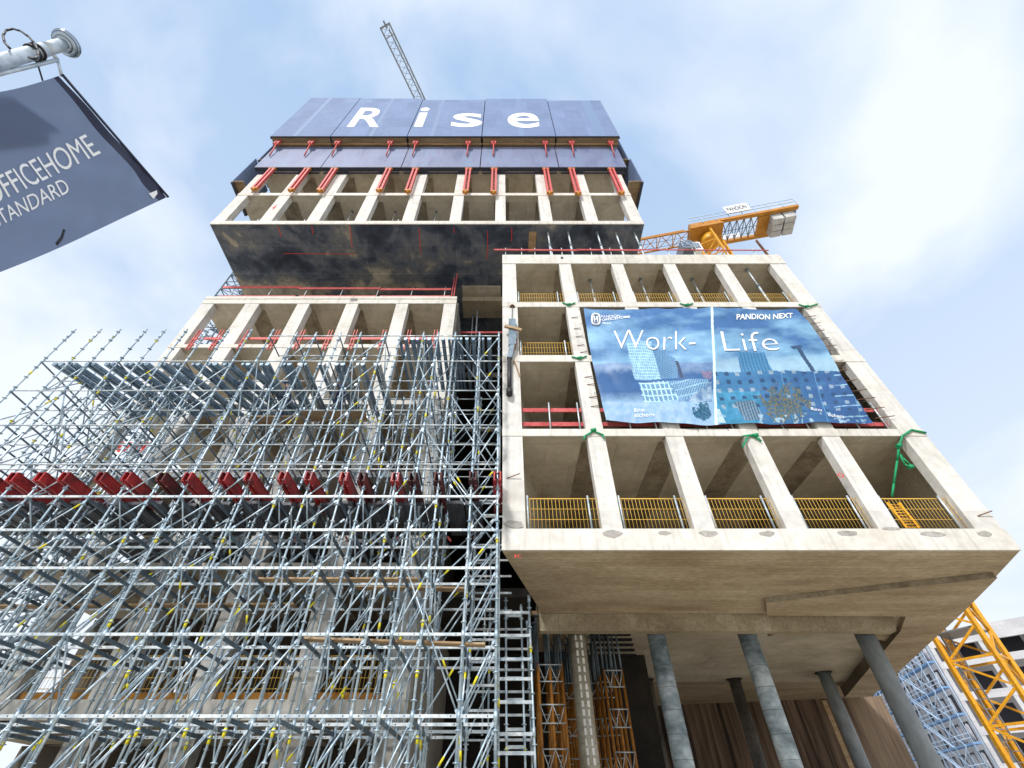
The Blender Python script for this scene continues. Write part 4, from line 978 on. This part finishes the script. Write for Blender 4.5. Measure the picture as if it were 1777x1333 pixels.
# ------------------------------------------------------------------ yellow tower crane on the right
CX, CY = 21.4, 23.4
phi = math.radians(-55); Wm = 1.7
cA = at(1620, 1105, Y=23.0)
e1 = Vector((math.cos(phi), math.sin(phi), 0)) * Wm; e2 = Vector((-math.sin(phi), math.cos(phi), 0)) * Wm
c0 = Vector((cA.x, 23.0, 0)); corners = [c0, c0 + e1, c0 + e1 + e2, c0 + e2]
ctr = (corners[0] + corners[2]) / 2
zt = at(1215, 416, Y=ctr.y).z
CR = thing('tower_crane', (ctr.x, ctr.y, 0), 'yellow tower crane with lattice mast beside the right block, long counter jib pointing right', 'crane')
for c_ in corners: MB().bar(c_, c_ + Vector((0, 0, zt)), .17, .17, up=(0, 1, 0)).build('mast_chord', M['crane'], CR)
b = MB(); z = 0.0; hh = 2.3; k = 0
while z < zt - 1:
    for i in range(4):
        p, q = corners[i], corners[(i + 1) % 4]; zv = Vector((0, 0, z)); zw = Vector((0, 0, z + hh / 2)); zx = Vector((0, 0, z + hh))
        b.bar(p + zv, q + zv, .09, .09); b.bar(p + zv, q + zw, .085, .085); b.bar(q + zw, p + zx, .085, .085)
    z += hh; k += 1
b.build('mast_lattice', M['crane'], CR)
b = MB(); lx = (corners[0] + corners[3]) / 2 * .75 + ctr * .25
z = 0
while z < zt - 1: b.bar(lx + Vector((-.2, 0, z)), lx + Vector((.2, 0, z)), .03, .03); z += .35
for s_ in (-.2, .2): b.bar(lx + Vector((s_, 0, 0)), lx + Vector((s_, 0, zt - 1)), .05, .05, up=(0, 1, 0))
b.build('mast_ladder', M['crane_grey'], CR)
for kz in range(3):
    b = MB()
    zz = 8.0 + kz * 11; p = corners
    b.prism([(c_.x, c_.y) for c_ in (ctr + (q - ctr) * .9 for q in p)], zz, zz + .05)
    b.build('mast_platform', M['crane_grey'], CR)
MB().tube(ctr + Vector((0, 0, zt - .9)), ctr + Vector((0, 0, zt + .1)), .85, 24).build('slewing_ring', M['crane'], CR)
zj = zt + 1.0
pe = at(1378, 372, Z=zj + .3); pj = at(1117, 420, Z=zj + .3)
base = Vector((ctr.x, ctr.y, 0)); dJ = Vector((pe.x - pj.x, pe.y - pj.y, 0)).normalized(); nJ = Vector((-dJ.y, dJ.x, 0))
Lc = (Vector((pe.x, pe.y, 0)) - base).dot(dJ)
def jp(s_, t_, z_): return base + dJ * s_ + nJ * t_ + Vector((0, 0, z_))
b = MB()
b.hexa([jp(-1.7, -1.35, zj - .5), jp(1.5, -1.35, zj - .5), jp(1.5, 1.35, zj - .5), jp(-1.7, 1.35, zj - .5), jp(-1.7, -1.35, zj + .35), jp(1.5, -1.35, zj + .35), jp(1.5, 1.35, zj + .35), jp(-1.7, 1.35, zj + .35)])
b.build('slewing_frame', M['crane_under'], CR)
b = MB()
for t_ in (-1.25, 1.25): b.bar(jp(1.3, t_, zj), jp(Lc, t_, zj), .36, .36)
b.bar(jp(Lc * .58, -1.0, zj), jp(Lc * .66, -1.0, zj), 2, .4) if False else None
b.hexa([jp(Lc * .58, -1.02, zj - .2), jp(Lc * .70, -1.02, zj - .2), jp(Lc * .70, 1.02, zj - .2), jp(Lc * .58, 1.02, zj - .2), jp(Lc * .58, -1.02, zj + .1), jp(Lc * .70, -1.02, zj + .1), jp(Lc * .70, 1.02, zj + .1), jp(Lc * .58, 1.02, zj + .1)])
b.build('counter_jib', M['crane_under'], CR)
b = MB().hexa([jp(Lc * .84, -1.02, zj - .1), jp(Lc * .99, -1.02, zj - .1), jp(Lc * .99, 1.02, zj - .1), jp(Lc * .84, 1.02, zj - .1), jp(Lc * .84, -1.02, zj), jp(Lc * .99, -1.02, zj), jp(Lc * .99, 1.02, zj), jp(Lc * .84, 1.02, zj)])
b.build('end_platform', M['crane_grey'], CR)
b = MB(); n_ = 5
for i in range(n_):
    s0 = 1.6 + (Lc * .58 - 1.6) * i / n_; s1_ = 1.6 + (Lc * .58 - 1.6) * (i + 1) / n_
    b.bar(jp(s0, -1.05, zj), jp(s1_, 1.05, zj), .07, .07); b.bar(jp(s0, 1.05, zj), jp(s1_, -1.05, zj), .07, .07); b.bar(jp(s0, -1.05, zj), jp(s0, 1.05, zj), .07, .07)
b.bar(jp(1.6, 0, zj), jp(Lc * .58, 0, zj), .05, .05)
b.build('counter_jib_bracing', M['crane_grey'], CR)
for s_ in (Lc * .70, Lc * .83):
    b = MB()
    for kk in range(3):
        t0 = -1.0 + kk * .68
        b.hexa([jp(s_, t0, zj - 1.15), jp(s_ + .95, t0, zj - 1.15), jp(s_ + .95, t0 + .62, zj - 1.15), jp(s_, t0 + .62, zj - 1.15), jp(s_, t0, zj + .9), jp(s_ + .95, t0, zj + .9), jp(s_ + .95, t0 + .62, zj + 1.3), jp(s_, t0 + .62, zj + 1.3)])
    b.build('counterweight', M['weight'], CR)
b = MB()
for t_ in (-1.45, 1.45):
    for zz in (.75, 1.3): b.bar(jp(-1.6, t_, zj + zz), jp(Lc, t_, zj + zz), .06, .06)
    for i in range(9): s_ = -1.6 + (Lc + 1.6) * i / 8; b.bar(jp(s_, t_, zj), jp(s_, t_, zj + 1.3), .06, .06, up=(0, 1, 0))
b.build('railing', M['blue_pale'], CR)
sg0, sg1 = Lc * .24, Lc * .50
b = MB().hexa([jp(sg0, 1.6, zj + .5), jp(sg1, 1.6, zj + .5), jp(sg1, 1.66, zj + .5), jp(sg0, 1.66, zj + .5), jp(sg0, 1.6, zj + 1.9), jp(sg1, 1.6, zj + 1.9), jp(sg1, 1.66, zj + 1.9), jp(sg0, 1.66, zj + 1.9)])
sgn = b.build('name_board', M['white'], CR)
for sgt in (-1,):
    b = MB().hexa([jp(sg0, -1.72, zj + .4), jp(sg1, -1.72, zj + .4), jp(sg1, -1.66, zj + .4), jp(sg0, -1.66, zj + .4), jp(sg0, -1.72, zj + 1.8), jp(sg1, -1.72, zj + 1.8), jp(sg1, -1.66, zj + 1.8), jp(sg0, -1.66, zj + 1.8)])
    b.build('name_board', M['white'], CR)
    b = MB(); text_into(b, 'PANDION', lambda x, y: jp(sg0 + .2 + (sg1 - sg0 - .4) * x, -1.735, zj + .7 + .8 * y), .02); b.build('lettering', M['black'], CR)
# working jib to the left, triangular lattice
b = MB(); L2 = 30
for t_ in (-.8, .8): b.bar(jp(-1.7, t_, zj), jp(-L2, t_, zj), .14, .14)
b.bar(jp(-1.7, 0, zj + 1.6), jp(-L2, 0, zj + 1.3), .16, .16)
i = 0; s_ = -1.7
while s_ > -L2 + 1.4:
    for t_ in (-.8, .8): b.bar(jp(s_, t_, zj), jp(s_ - .8, 0, zj + 1.5), .07, .07); b.bar(jp(s_ - .8, 0, zj + 1.5), jp(s_ - 1.6, t_, zj), .07, .07)
    b.bar(jp(s_, -.8, zj), jp(s_, .8, zj), .06, .06); b.bar(jp(s_, -.8, zj), jp(s_ - 1.6, .8, zj), .05, .05); s_ -= 1.6
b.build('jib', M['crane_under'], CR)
cb = at(1190, 437, Y=ctr.y - .4)
b = MB().box((cb.x - .55, cb.y - .8, cb.z - .75), (cb.x + .5, cb.y + .6, cb.z + .75)); cab = b.build('cab', M['crane_grey'], CR)
MB().box((cb.x - .48, cb.y - .83, cb.z - .5), (cb.x + .42, cb.y - .801, cb.z + .6)).build('cab_window', M['glass'], cab)
MB().box((cb.x - .45, cb.y - .72, cb.z - .78), (cb.x + .4, cb.y - .05, cb.z - .751)).build('cab_window', M['glass'], cab)
b = MB(); b.bar((cb.x - .55, cb.y - .85, cb.z + .7), (cb.x + .45, cb.y - .85, cb.z - .7), .05, .05); b.build('wiper_bar', M['white'], cab)
b = MB()
for dz in (-.8, -.4, 0): b.bar((cb.x - .75, cb.y - 1.0, cb.z + dz), (cb.x + .6, cb.y - 1.0, cb.z + dz), .04, .04)
for dx in (-.75, .6): b.bar((cb.x + dx, cb.y - 1.0, cb.z - .8), (cb.x + dx, cb.y - 1.0, cb.z + .0), .04, .04, up=(0, 1, 0))
b.build('cab_rail', M['blue_pale'], CR)
b = MB().box((cb.x + .6, cb.y - .6, cb.z - .6), (cb.x + 1.35, cb.y + .5, cb.z + .8)); b.build('switch_cabinet', M['white'], CR)
b = MB(); b.bar((cb.x + .95, cb.y - .62, cb.z - .4), (cb.x + .95, cb.y - .62, cb.z + .6), .5, .03, up=(0, 1, 0)); b.build('cabinet_grille', M['crane_grey'], CR)
b = MB()
for t_ in (-.3, .3): b.tube(jp(-1.7, t_, zj - .25), jp(-L2, t_, zj - .2), .02, 5)
b.build('hoist_rope', M['black'], CR)
# ------------------------------------------------------------------ second crane, only its jib shows above the tower
zq = 71.0
ta = at(668, 45, Z=zq); tb = at(728, 171, Z=zq)
dd = (tb - ta); dd.z = 0; dd = dd.normalized(); nn = Vector((-dd.y, dd.x, 0))
t = thing('distant_crane', (ta.x + dd.x * 30, ta.y + dd.y * 30, 0), 'thin grey lattice jib of a second crane poking above the tower screens', 'crane')
def q_(s_, t_, z_=0): return Vector((ta.x, ta.y, zq)) + dd * s_ + nn * t_ + Vector((0, 0, z_))
b = MB()
for t_ in (-.62, .62): b.bar(q_(0, t_), q_(42, t_), .15, .13)
b.bar(q_(.5, 0, 1.2), q_(42, 0, 1.2), .12, .12)
s_ = 0
while s_ < 41:
    b.bar(q_(s_, -.62), q_(s_ + .7, .62), .045, .045); b.bar(q_(s_ + .7, .62), q_(s_ + 1.4, -.62), .045, .045)
    for t_ in (-.62, .62): b.bar(q_(s_, t_), q_(s_ + .7, 0, 1.2), .04, .04); b.bar(q_(s_ + .7, 0, 1.2), q_(s_ + 1.4, t_), .04, .04)
    s_ += 1.4
b.bar(q_(0, -.7), q_(0, .7), .2, .2); b.bar(q_(-.5, -.1), q_(.3, -.1), .15, .3); b.bar(q_(1.1, -.6), q_(1.1, .6), .1, .1)
b.build('jib', M['crane_grey'], t)
b = MB(); mc = q_(40, 0)
for (dx, dy) in ((-.8, -.8), (.8, -.8), (.8, .8), (-.8, .8)): b.bar((mc.x + dx, mc.y + dy, 0), (mc.x + dx, mc.y + dy, zq), .14, .14, up=(0, 1, 0))
z = 0
while z < zq:
    for (p, q) in (((-.8, -.8), (.8, -.8)), ((.8, -.8), (.8, .8)), ((.8, .8), (-.8, .8)), ((-.8, .8), (-.8, -.8))): b.bar((mc.x + p[0], mc.y + p[1], z), (mc.x + q[0], mc.y + q[1], z + 1.8), .07, .07)
    z += 1.8
b.build('mast', M['crane_grey'], t)
# ------------------------------------------------------------------ building across the yard
cn = Vector((67, 80, 0)); d1 = Vector((.219, .976, 0)); d2 = Vector((.75, -.66, 0)); n1 = Vector((-.976, .219, 0)); n2 = Vector((-.66, -.75, 0)).normalized()
t = thing('unfinished_apartment_building', cn, 'white unfinished block across the yard with rows of wrapped windows and raw openings', 'building')
HT = 24.0
b = MB(); inn = Vector((14, 10, 0))
def fpt(o_, d_, s_, n_, dep, z): return o_ + d_ * s_ + n_ * dep + Vector((0, 0, z))
b.hexa([fpt(cn, d1, 0, n1, 0, 0), fpt(cn, d1, 0, n1, -.4, 0), fpt(cn, d1, 75, n1, -.4, 0), fpt(cn, d1, 75, n1, 0, 0), fpt(cn, d1, 0, n1, 0, HT), fpt(cn, d1, 0, n1, -.4, HT), fpt(cn, d1, 75, n1, -.4, HT), fpt(cn, d1, 75, n1, 0, HT)])
b.build('yard_wall', M['white_wall'], t)
rows = 7; ncol = 14
for r_ in range(rows):
    for c_ in range(ncol):
        s_ = 1.2 + c_ * 2.9; z0 = .9 + r_ * 3.25; w2 = 1.9
        b = MB()
        P = lambda a, dep, z: fpt(cn, d1, a, n1, dep, z)
        b.add([P(s_, .02, z0), P(s_ + w2, .02, z0), P(s_ + w2, .02, z0 + 2.2), P(s_, .02, z0 + 2.2)], [(0, 1, 2, 3)], 1)
        # bulging wrapped pane
        s2 = s_ + R.uniform(.0, .9); n_ = 8
        vs = []; fs = []
        for jj in range(n_ + 1):
            for ii in range(n_ + 1):
                fx, fz = ii / n_, jj / n_; bl = .34 * (math.sin(fx * math.pi) * math.sin(min(1, fz * 1.0) * math.pi)) ** .6 if 0 < fx < 1 and 0 < fz < 1 else 0
                vs.append(P(s2 + 1.05 * fx, .03 + bl, z0 + .05 + 2.0 * fz * (1 - .12 * abs(fx - .5) * 2)))
        for jj in range(n_):
            for ii in range(n_): q = jj * (n_ + 1) + ii; fs.append((q, q + 1, q + n_ + 2, q + n_ + 1))
        b.add(vs, fs, 0, True)
        b.build('window', [M['sack'], M['void']], t)
# frame wing with big openings
nst = 6; sh = HT / nst
for r_ in range(nst + 1):
    z = HT - r_ * sh; th = 2.1 if r_ == 0 else .95
    b = MB(); b.hexa([fpt(cn, d2, 0, n2, .0, z - th), fpt(cn, d2, 50, n2, .0, z - th), fpt(cn, d2, 50, n2, -.5, z - th), fpt(cn, d2, 0, n2, -.5, z - th), fpt(cn, d2, 0, n2, .0, z), fpt(cn, d2, 50, n2, 0, z), fpt(cn, d2, 50, n2, -.5, z), fpt(cn, d2, 0, n2, -.5, z)])
    b.build('floor_band', M['white_wall'], t)
for c_ in range(9):
    s_ = 0 + c_ * 6.0
    for r_ in range(nst):
        z1 = HT - r_ * sh - (2.1 if r_ == 0 else .95); z0 = HT - (r_ + 1) * sh
        if z1 <= z0: continue
        b = MB().hexa([fpt(cn, d2, s_, n2, -.03, z0), fpt(cn, d2, s_ + .5, n2, -.03, z0), fpt(cn, d2, s_ + .5, n2, -.45, z0), fpt(cn, d2, s_, n2, -.45, z0), fpt(cn, d2, s_, n2, -.03, z1), fpt(cn, d2, s_ + .5, n2, -.03, z1), fpt(cn, d2, s_ + .5, n2, -.45, z1), fpt(cn, d2, s_, n2, -.45, z1)])
        b.build('column', M['white_wall'], t)
b = MB()
for dep, s0, s1_ in ((-3.5, 0, 50),):
    b.hexa([fpt(cn, d2, s0, n2, dep, 0), fpt(cn, d2, s1_, n2, dep, 0), fpt(cn, d2, s1_, n2, dep - .3, 0), fpt(cn, d2, s0, n2, dep - .3, 0), fpt(cn, d2, s0, n2, dep, HT - 1), fpt(cn, d2, s1_, n2, dep, HT - 1), fpt(cn, d2, s1_, n2, dep - .3, HT - 1), fpt(cn, d2, s0, n2, dep - .3, HT - 1)])
b.build('block_wall', M['white_wall'], t)
for r_ in range(nst):
    z1 = HT - r_ * sh - 1.3; z0 = HT - (r_ + 1) * sh + .2
    for c_ in range(7):
        s_ = 3.0 + c_ * 5.5
        b = MB(); a0 = .03
        b.add([fpt(cn, d2, s_, n2, -3.48, z0), fpt(cn, d2, s_ + 2.6, n2, -3.48, z0), fpt(cn, d2, s_ + 2.6, n2, -3.48, z1), fpt(cn, d2, s_, n2, -3.48, z1)], [(0, 1, 2, 3)])
        b.build('opening', M['void'], t)
    b = MB(); zz = HT - r_ * sh
    b.hexa([fpt(cn, d2, 0, n2, -.5, zz - .35), fpt(cn, d2, 50, n2, -.5, zz - .35), fpt(cn, d2, 50, n2, -14, zz - .35), fpt(cn, d2, 0, n2, -14, zz - .35), fpt(cn, d2, 0, n2, -.5, zz - .05), fpt(cn, d2, 50, n2, -.5, zz - .05), fpt(cn, d2, 50, n2, -14, zz - .05), fpt(cn, d2, 0, n2, -14, zz - .05)])
    b.build('floor_slab', M['white_wall'], t)
# blue facade scaffold in front of it
t = thing('facade_scaffold', cn + n1 * 2, 'blue facade scaffold covering the wrapped windows of the white block', 'scaffold')
for c_ in range(17):
    s_ = -1 + c_ * 2.6
    for dep in (.8, 1.9): MB().tube(fpt(cn, d1, s_, n1, dep, 0), fpt(cn, d1, s_, n1, dep, HT + 1), .05, 5).build('standard', M['blue_pale'], t)
for r_ in range(8):
    z = .3 + r_ * 3.25
    MB().hexa([fpt(cn, d1, -1, n1, .85, z), fpt(cn, d1, 42, n1, .85, z), fpt(cn, d1, 42, n1, 1.85, z), fpt(cn, d1, -1, n1, 1.85, z), fpt(cn, d1, -1, n1, .85, z + .22), fpt(cn, d1, 42, n1, .85, z + .22), fpt(cn, d1, 42, n1, 1.85, z + .22), fpt(cn, d1, -1, n1, 1.85, z + .22)]).build('deck', M['blue_scaf'], t)
    for dz in (.7, 1.2): MB().tube(fpt(cn, d1, -1, n1, 1.93, z + dz), fpt(cn, d1, 42, n1, 1.93, z + dz), .045, 5).build('guard_tube', M['blue_pale'], t)
b = MB()
for r_ in range(7):
    z = .3 + r_ * 3.25
    for c_ in range(4):
        s_ = 1 + c_ * 10; b.tube(fpt(cn, d1, s_, n1, 2.0, z), fpt(cn, d1, s_ + 5, n1, 2.0, z + 3.25), .045, 5); b.tube(fpt(cn, d1, s_ + 5, n1, 2.0, z), fpt(cn, d1, s_, n1, 2.0, z + 3.25), .045, 5)
b.build('cross_brace', M['blue_pale'], t)
for c_ in range(5):
    t2 = None
# stair flight of that scaffold
b = MB()
for r_ in range(7):
    z = .3 + r_ * 3.25; b.bar(fpt(cn, d1, 2.5, n1, 2.9, z), fpt(cn, d1, 7.5, n1, 2.9, z + 3.25), .25, .08)
    b.tube(fpt(cn, d1, 2.5, n1, 3.4, z + 1), fpt(cn, d1, 7.5, n1, 3.4, z + 4.25), .05, 5); b.tube(fpt(cn, d1, 2.5, n1, 3.4, z + .5), fpt(cn, d1, 7.5, n1, 3.4, z + 3.75), .04, 5)
b.build('stair_flight', M['blue_pale'], t)

# ------------------------------------------------------------------ flagpole and flag
PF = Vector((-4.62, .905, 0)); ax = Vector((.51, 1.47, 0)).normalized(); fnv = Vector((ax.y, -ax.x, 0))
def fl(u, v, lift=0.0, wv=True):
    d = ray(u, v); o_ = Vector((0, 0, CZ)); t_ = (PF - o_).dot(fnv) / d.dot(fnv); p = o_ + d * t_
    if wv:
        a_x = (p - PF).dot(ax); k = (.03 * math.sin(p.z * 2.2 + a_x * 3.1) + .012 * math.sin(p.z * 7 - a_x * 9) + .02 * max(0, a_x - .9) * math.sin(p.z * 14 + a_x * 20)); p += fnv * k
    return p + fnv * lift
ptop = fl(106, 78, 0, False); ztop = ptop.z; pp = PF + Vector((ptop.x - PF.x, ptop.y - PF.y, 0)) if False else Vector((ptop.x, ptop.y, 0))
t = thing('flagpole', (pp.x, pp.y, 0), 'pale round flagpole with a polished knob at its tip, upper left', 'flagpole')
MB().tube((pp.x, pp.y, 0), (pp.x, pp.y, ztop - .25), .075, 24, 0, .062).build('pole', M['alu'], t)
MB().tube((pp.x, pp.y, ztop - .249), (pp.x, pp.y, ztop), .058, 24).build('pole_cap', M['alu'], t)
b = MB(); prof = [(0, .05), (.03, .05), (.04, .085), (.06, .12), (.08, .13), (.10, .125), (.11, .09), (.112, 0.0)]
for (h0, r0), (h1, r1) in zip(prof[:-1], prof[1:]): b.tube((pp.x, pp.y, ztop + h0), (pp.x, pp.y, ztop + h1 + .0005), r0, 28, 0, r1)
b.build('finial', M['chrome'], t)
b = MB(); cpt = [at(u, v, Y=pp.y - .09) for u, v in ((17, 84), (8, 74), (5, 62), (10, 53), (22, 50), (36, 54), (50, 64), (60, 75), (66, 88), (67, 98), (60, 103), (50, 100))]
b.path(cpt, .011, 6); b.build('halyard_loop', M['black'], t)
b = MB(); 
for zz in (ztop - .42, ztop - .36): b.tube((pp.x, pp.y, zz), (pp.x, pp.y, zz + .02), .078, 20)
b.build('band', M['black'], t)
# rod and flag
folds(M['flag'], 2.0, .8, .12)
FT = thing('flag', fl(105, 130), 'slate blue hanging flag with white lettering on the pole, upper left', 'flag')
b = MB(); r0 = fl(100, 104, .0, False); r1 = fl(-60, 143, 0, False); b.tube(r0, r1, .018, 8); b.tube(Vector((pp.x, pp.y, r0.z)), r0, .02, 8); b.tube(r0, fl(107, 132, 0, False), .014, 6); b.build('side_rod', M['alu'], FT)
b = MB().tube(fl(104, 131, .03, False), fl(289, 344, .03, False), .014, 8); b.build('top_rod', M['flag_hem'], FT)
b = MB(); NU, NV = 60, 60
def fb_(s_, q):
    u0 = 105 + (-200 - 105) * q; v0 = 130 + (208 - 130) * q + 5 * math.sin(q * 7)
    u1 = 288 + (-200 - 288) * q; v1 = 343 + (566 - 343) * q + 9 * math.sin(q * 6) * q
    e = 4 * math.sin(s_ * math.pi) * (1 - q)
    return u0 + (u1 - u0) * s_ + e * .8, v0 + (v1 - v0) * s_ - e * .2
for j in range(NV + 1):
    for i in range(NU + 1): u, v = fb_(i / NU, j / NV); b.v.append(fl(u, v))
for j in range(NV):
    for i in range(NU): k = j * (NU + 1) + i; b.f.append([k, k + 1, k + NU + 2, k + NU + 1]); b.m.append(1 if (j < 2) else 0); b.sm.append(True)
o = b.build('cloth', [M['flag'], M['flag_hem']], FT)
def ftext(txt, o_, r_, u_, bold):
    mb = MB(); text_into(mb, txt, lambda x, y: fl(o_[0] + r_[0] * x + u_[0] * y, o_[1] + r_[1] * x + u_[1] * y, .012), bold); mb.build('lettering', M['white'], FT)
ftext('OFFICEHOME', (-17, 358), (193, -92), (-25, -35), .0)
ftext('STANDARD', (-12, 398), (136, -66), (-13, -24), .0)
b = MB(); b.add([fl(u, v, -.03) for u, v in ((-60, 168), (20, 168), (108, 226), (84, 232), (86, 250), (0, 262), (-60, 275))], [tuple(range(7))]); b.build('shadow_sheet', M['flag_hem'], FT)  # added sheet behind the cloth, dims it in the shape of a shadow
b = MB(); q4 = [fl(u, v, .012) for u, v in ((256, 337), (268, 332), (269, 338), (262, 347))]; b.add(q4, [(0, 1, 2, 3)]); b.build('corner_patch', M['white'], FT)
b = MB(); b.tube(fl(116, 397), fl(110, 411), .01, 6); b.tube(fl(110, 411), fl(98, 424), .012, 6); b.build('tie', M['black'], FT)
b = MB(); b.path([fl(60, 98, 0, False), fl(68, 120, 0, False), fl(74, 140, 0, False)], .008, 5); b.build('lash', M['black'], FT)

# ------------------------------------------------------------------ people on the scaffold
def person(loc, label, hat, lean=0.0, turn=0.0, cloth='cloth_dark'):
    t = thing('person', loc, label, 'person')
    L = Vector(loc); ry = Matrix.Rotation(turn, 3, 'Z')
    J = {'pel': (0, 0, .95), 'spi': (0, -.10 * lean, 1.2), 'che': (0, -.22 * lean, 1.42), 'nec': (0, -.27 * lean, 1.54), 'hd': (0, -.32 * lean, 1.66), 'top': (0, -.33 * lean, 1.76),
         'hl': (-.1, 0, .92), 'kl': (-.12, -.06, .5), 'al': (-.13, .02, .09), 'tl': (-.13, -.14, .04), 'hr': (.1, 0, .92), 'kr': (.13, -.1, .5), 'ar': (.14, .0, .09), 'tr': (.15, -.16, .04),
         'sl': (-.2, -.22 * lean, 1.43), 'el': (-.28, -.3, 1.2), 'wl': (-.2, -.5, 1.28), 'sr': (.2, -.22 * lean, 1.43), 'er': (.3, -.25, 1.18), 'wr': (.2, -.48, 1.1)}
    rad = {'pel': .15, 'spi': .14, 'che': .16, 'nec': .06, 'hd': .1, 'top': .08, 'hl': .1, 'kl': .065, 'al': .05, 'tl': .045, 'hr': .1, 'kr': .065, 'ar': .05, 'tr': .045, 'sl': .07, 'el': .05, 'wl': .035, 'sr': .07, 'er': .05, 'wr': .035}
    E = [('pel', 'spi'), ('spi', 'che'), ('che', 'nec'), ('nec', 'hd'), ('hd', 'top'), ('pel', 'hl'), ('hl', 'kl'), ('kl', 'al'), ('al', 'tl'), ('pel', 'hr'), ('hr', 'kr'), ('kr', 'ar'), ('ar', 'tr'), ('che', 'sl'), ('sl', 'el'), ('el', 'wl'), ('che', 'sr'), ('sr', 'er'), ('er', 'wr')]
    # fingers
    for s_ in 'lr':
        wv = Vector(J['w' + s_])
        for f in range(4):
            J['f%s%d' % (s_, f)] = tuple(wv + Vector((-.03 + .02 * f, -.07, .0))); J['g%s%d' % (s_, f)] = tuple(wv + Vector((-.03 + .02 * f, -.11 - .008 * (f % 2), -.03)))
            rad['f%s%d' % (s_, f)] = .011; rad['g%s%d' % (s_, f)] = .009; E += [('w' + s_, 'f%s%d' % (s_, f)), ('f%s%d' % (s_, f), 'g%s%d' % (s_, f))]
        J['t' + s_ + '_'] = tuple(wv + Vector((.04 if s_ == 'l' else -.04, -.06, .03))); rad['t' + s_ + '_'] = .011; E.append(('w' + s_, 't' + s_ + '_'))
    ks = list(J); me = bpy.data.meshes.new('body'); me.from_pydata([ry @ Vector(J[k]) for k in ks], [(ks.index(a), ks.index(b_)) for a, b_ in E], [])
    o = bpy.data.objects.new('body', me); C.objects.link(o); o.parent = t; LOC[o] = L
    sk = o.modifiers.new('skin', 'SKIN'); me.skin_vertices or None
    for i, k in enumerate(ks): me.skin_vertices[0].data[i].radius = (rad[k], rad[k])
    me.skin_vertices[0].data[0].use_root = True
    sb = o.modifiers.new('sub', 'SUBSURF'); sb.levels = 1; sb.render_levels = 1
    dg = bpy.context.evaluated_depsgraph_get(); m2 = bpy.data.meshes.new_from_object(o.evaluated_get(dg)); o.modifiers.clear(); o.data = m2
    for m_ in (M[cloth], M['skin']): m2.materials.append(m_) if m_.name not in m2.materials else None
    ci = m2.materials.find(M[cloth].name); si = m2.materials.find(M['skin'].name); hdc = ry @ Vector(J['hd']); hw = [ry @ Vector(J[k]) for k in ('wl', 'wr')]
    for p in m2.polygons:
        p.use_smooth = True; c_ = p.center; p.material_index = si if (c_.z > J['nec'][2] or min((c_ - h).length for h in hw) < .13) else ci
    hc = L + ry @ Vector((0, -.33 * lean, 1.73)); b = MB()
    rr = [(.0, .135), (.05, .125), (.09, .095), (.115, .05), (.122, 0.0)]
    for (h0, r0), (h1, r1) in zip(rr[:-1], rr[1:]): b.tube(hc + Vector((0, 0, h0)), hc + Vector((0, 0, h1)), r0, 14, 0, r1)
    b.bar(hc + ry @ Vector((0, -.08, .01)), hc + ry @ Vector((0, -.19, .0)), .16, .015)
    b.build('helmet', M[hat], t)
    b = MB(); hp = L + ry @ Vector(J['hd'])
    b.tube(hp + ry @ Vector((0, -.09, .0)), hp + ry @ Vector((0, -.13, -.02)), .018, 6, 0, .008)
    for s_ in (-.1, .1): b.tube(hp + ry @ Vector((s_, 0, 0)), hp + ry @ Vector((s_ * 1.12, .01, .01)), .025, 8)
    b.build('face_feature', M['skin'], t)
    b = MB()
    for s_ in (-.035, .035): b.tube(hp + ry @ Vector((s_, -.092, .03)), hp + ry @ Vector((s_, -.1, .03)), .011, 6)
    b.bar(hp + ry @ Vector((-.025, -.095, -.05)), hp + ry @ Vector((.025, -.095, -.05)), .01, .01)
    b.build('eyes_and_mouth', M['black'], t)
p = at(583, 712, Y=13.0); zst = p.z
person((p.x, 13.0, p.z - .25), 'worker in dark clothes with an orange helmet standing inside the scaffold', 'hat_o', .4, .3)
plank(p.x - 1.2, p.x + 1.2, 13.0, p.z - .28, 'scaffold board under the worker with the orange helmet', w_=.6)
p2 = at(490, 716, Y=13.2)
person((p2.x, 13.2, p2.z - .4), 'worker in dark clothes with a blue helmet left of the one with the orange helmet', 'hat_b', .8, -.7)
plank(p2.x - 1.1, p2.x + 1.1, 13.2, p2.z - .43, 'scaffold board under the worker with the blue helmet', w_=.6)
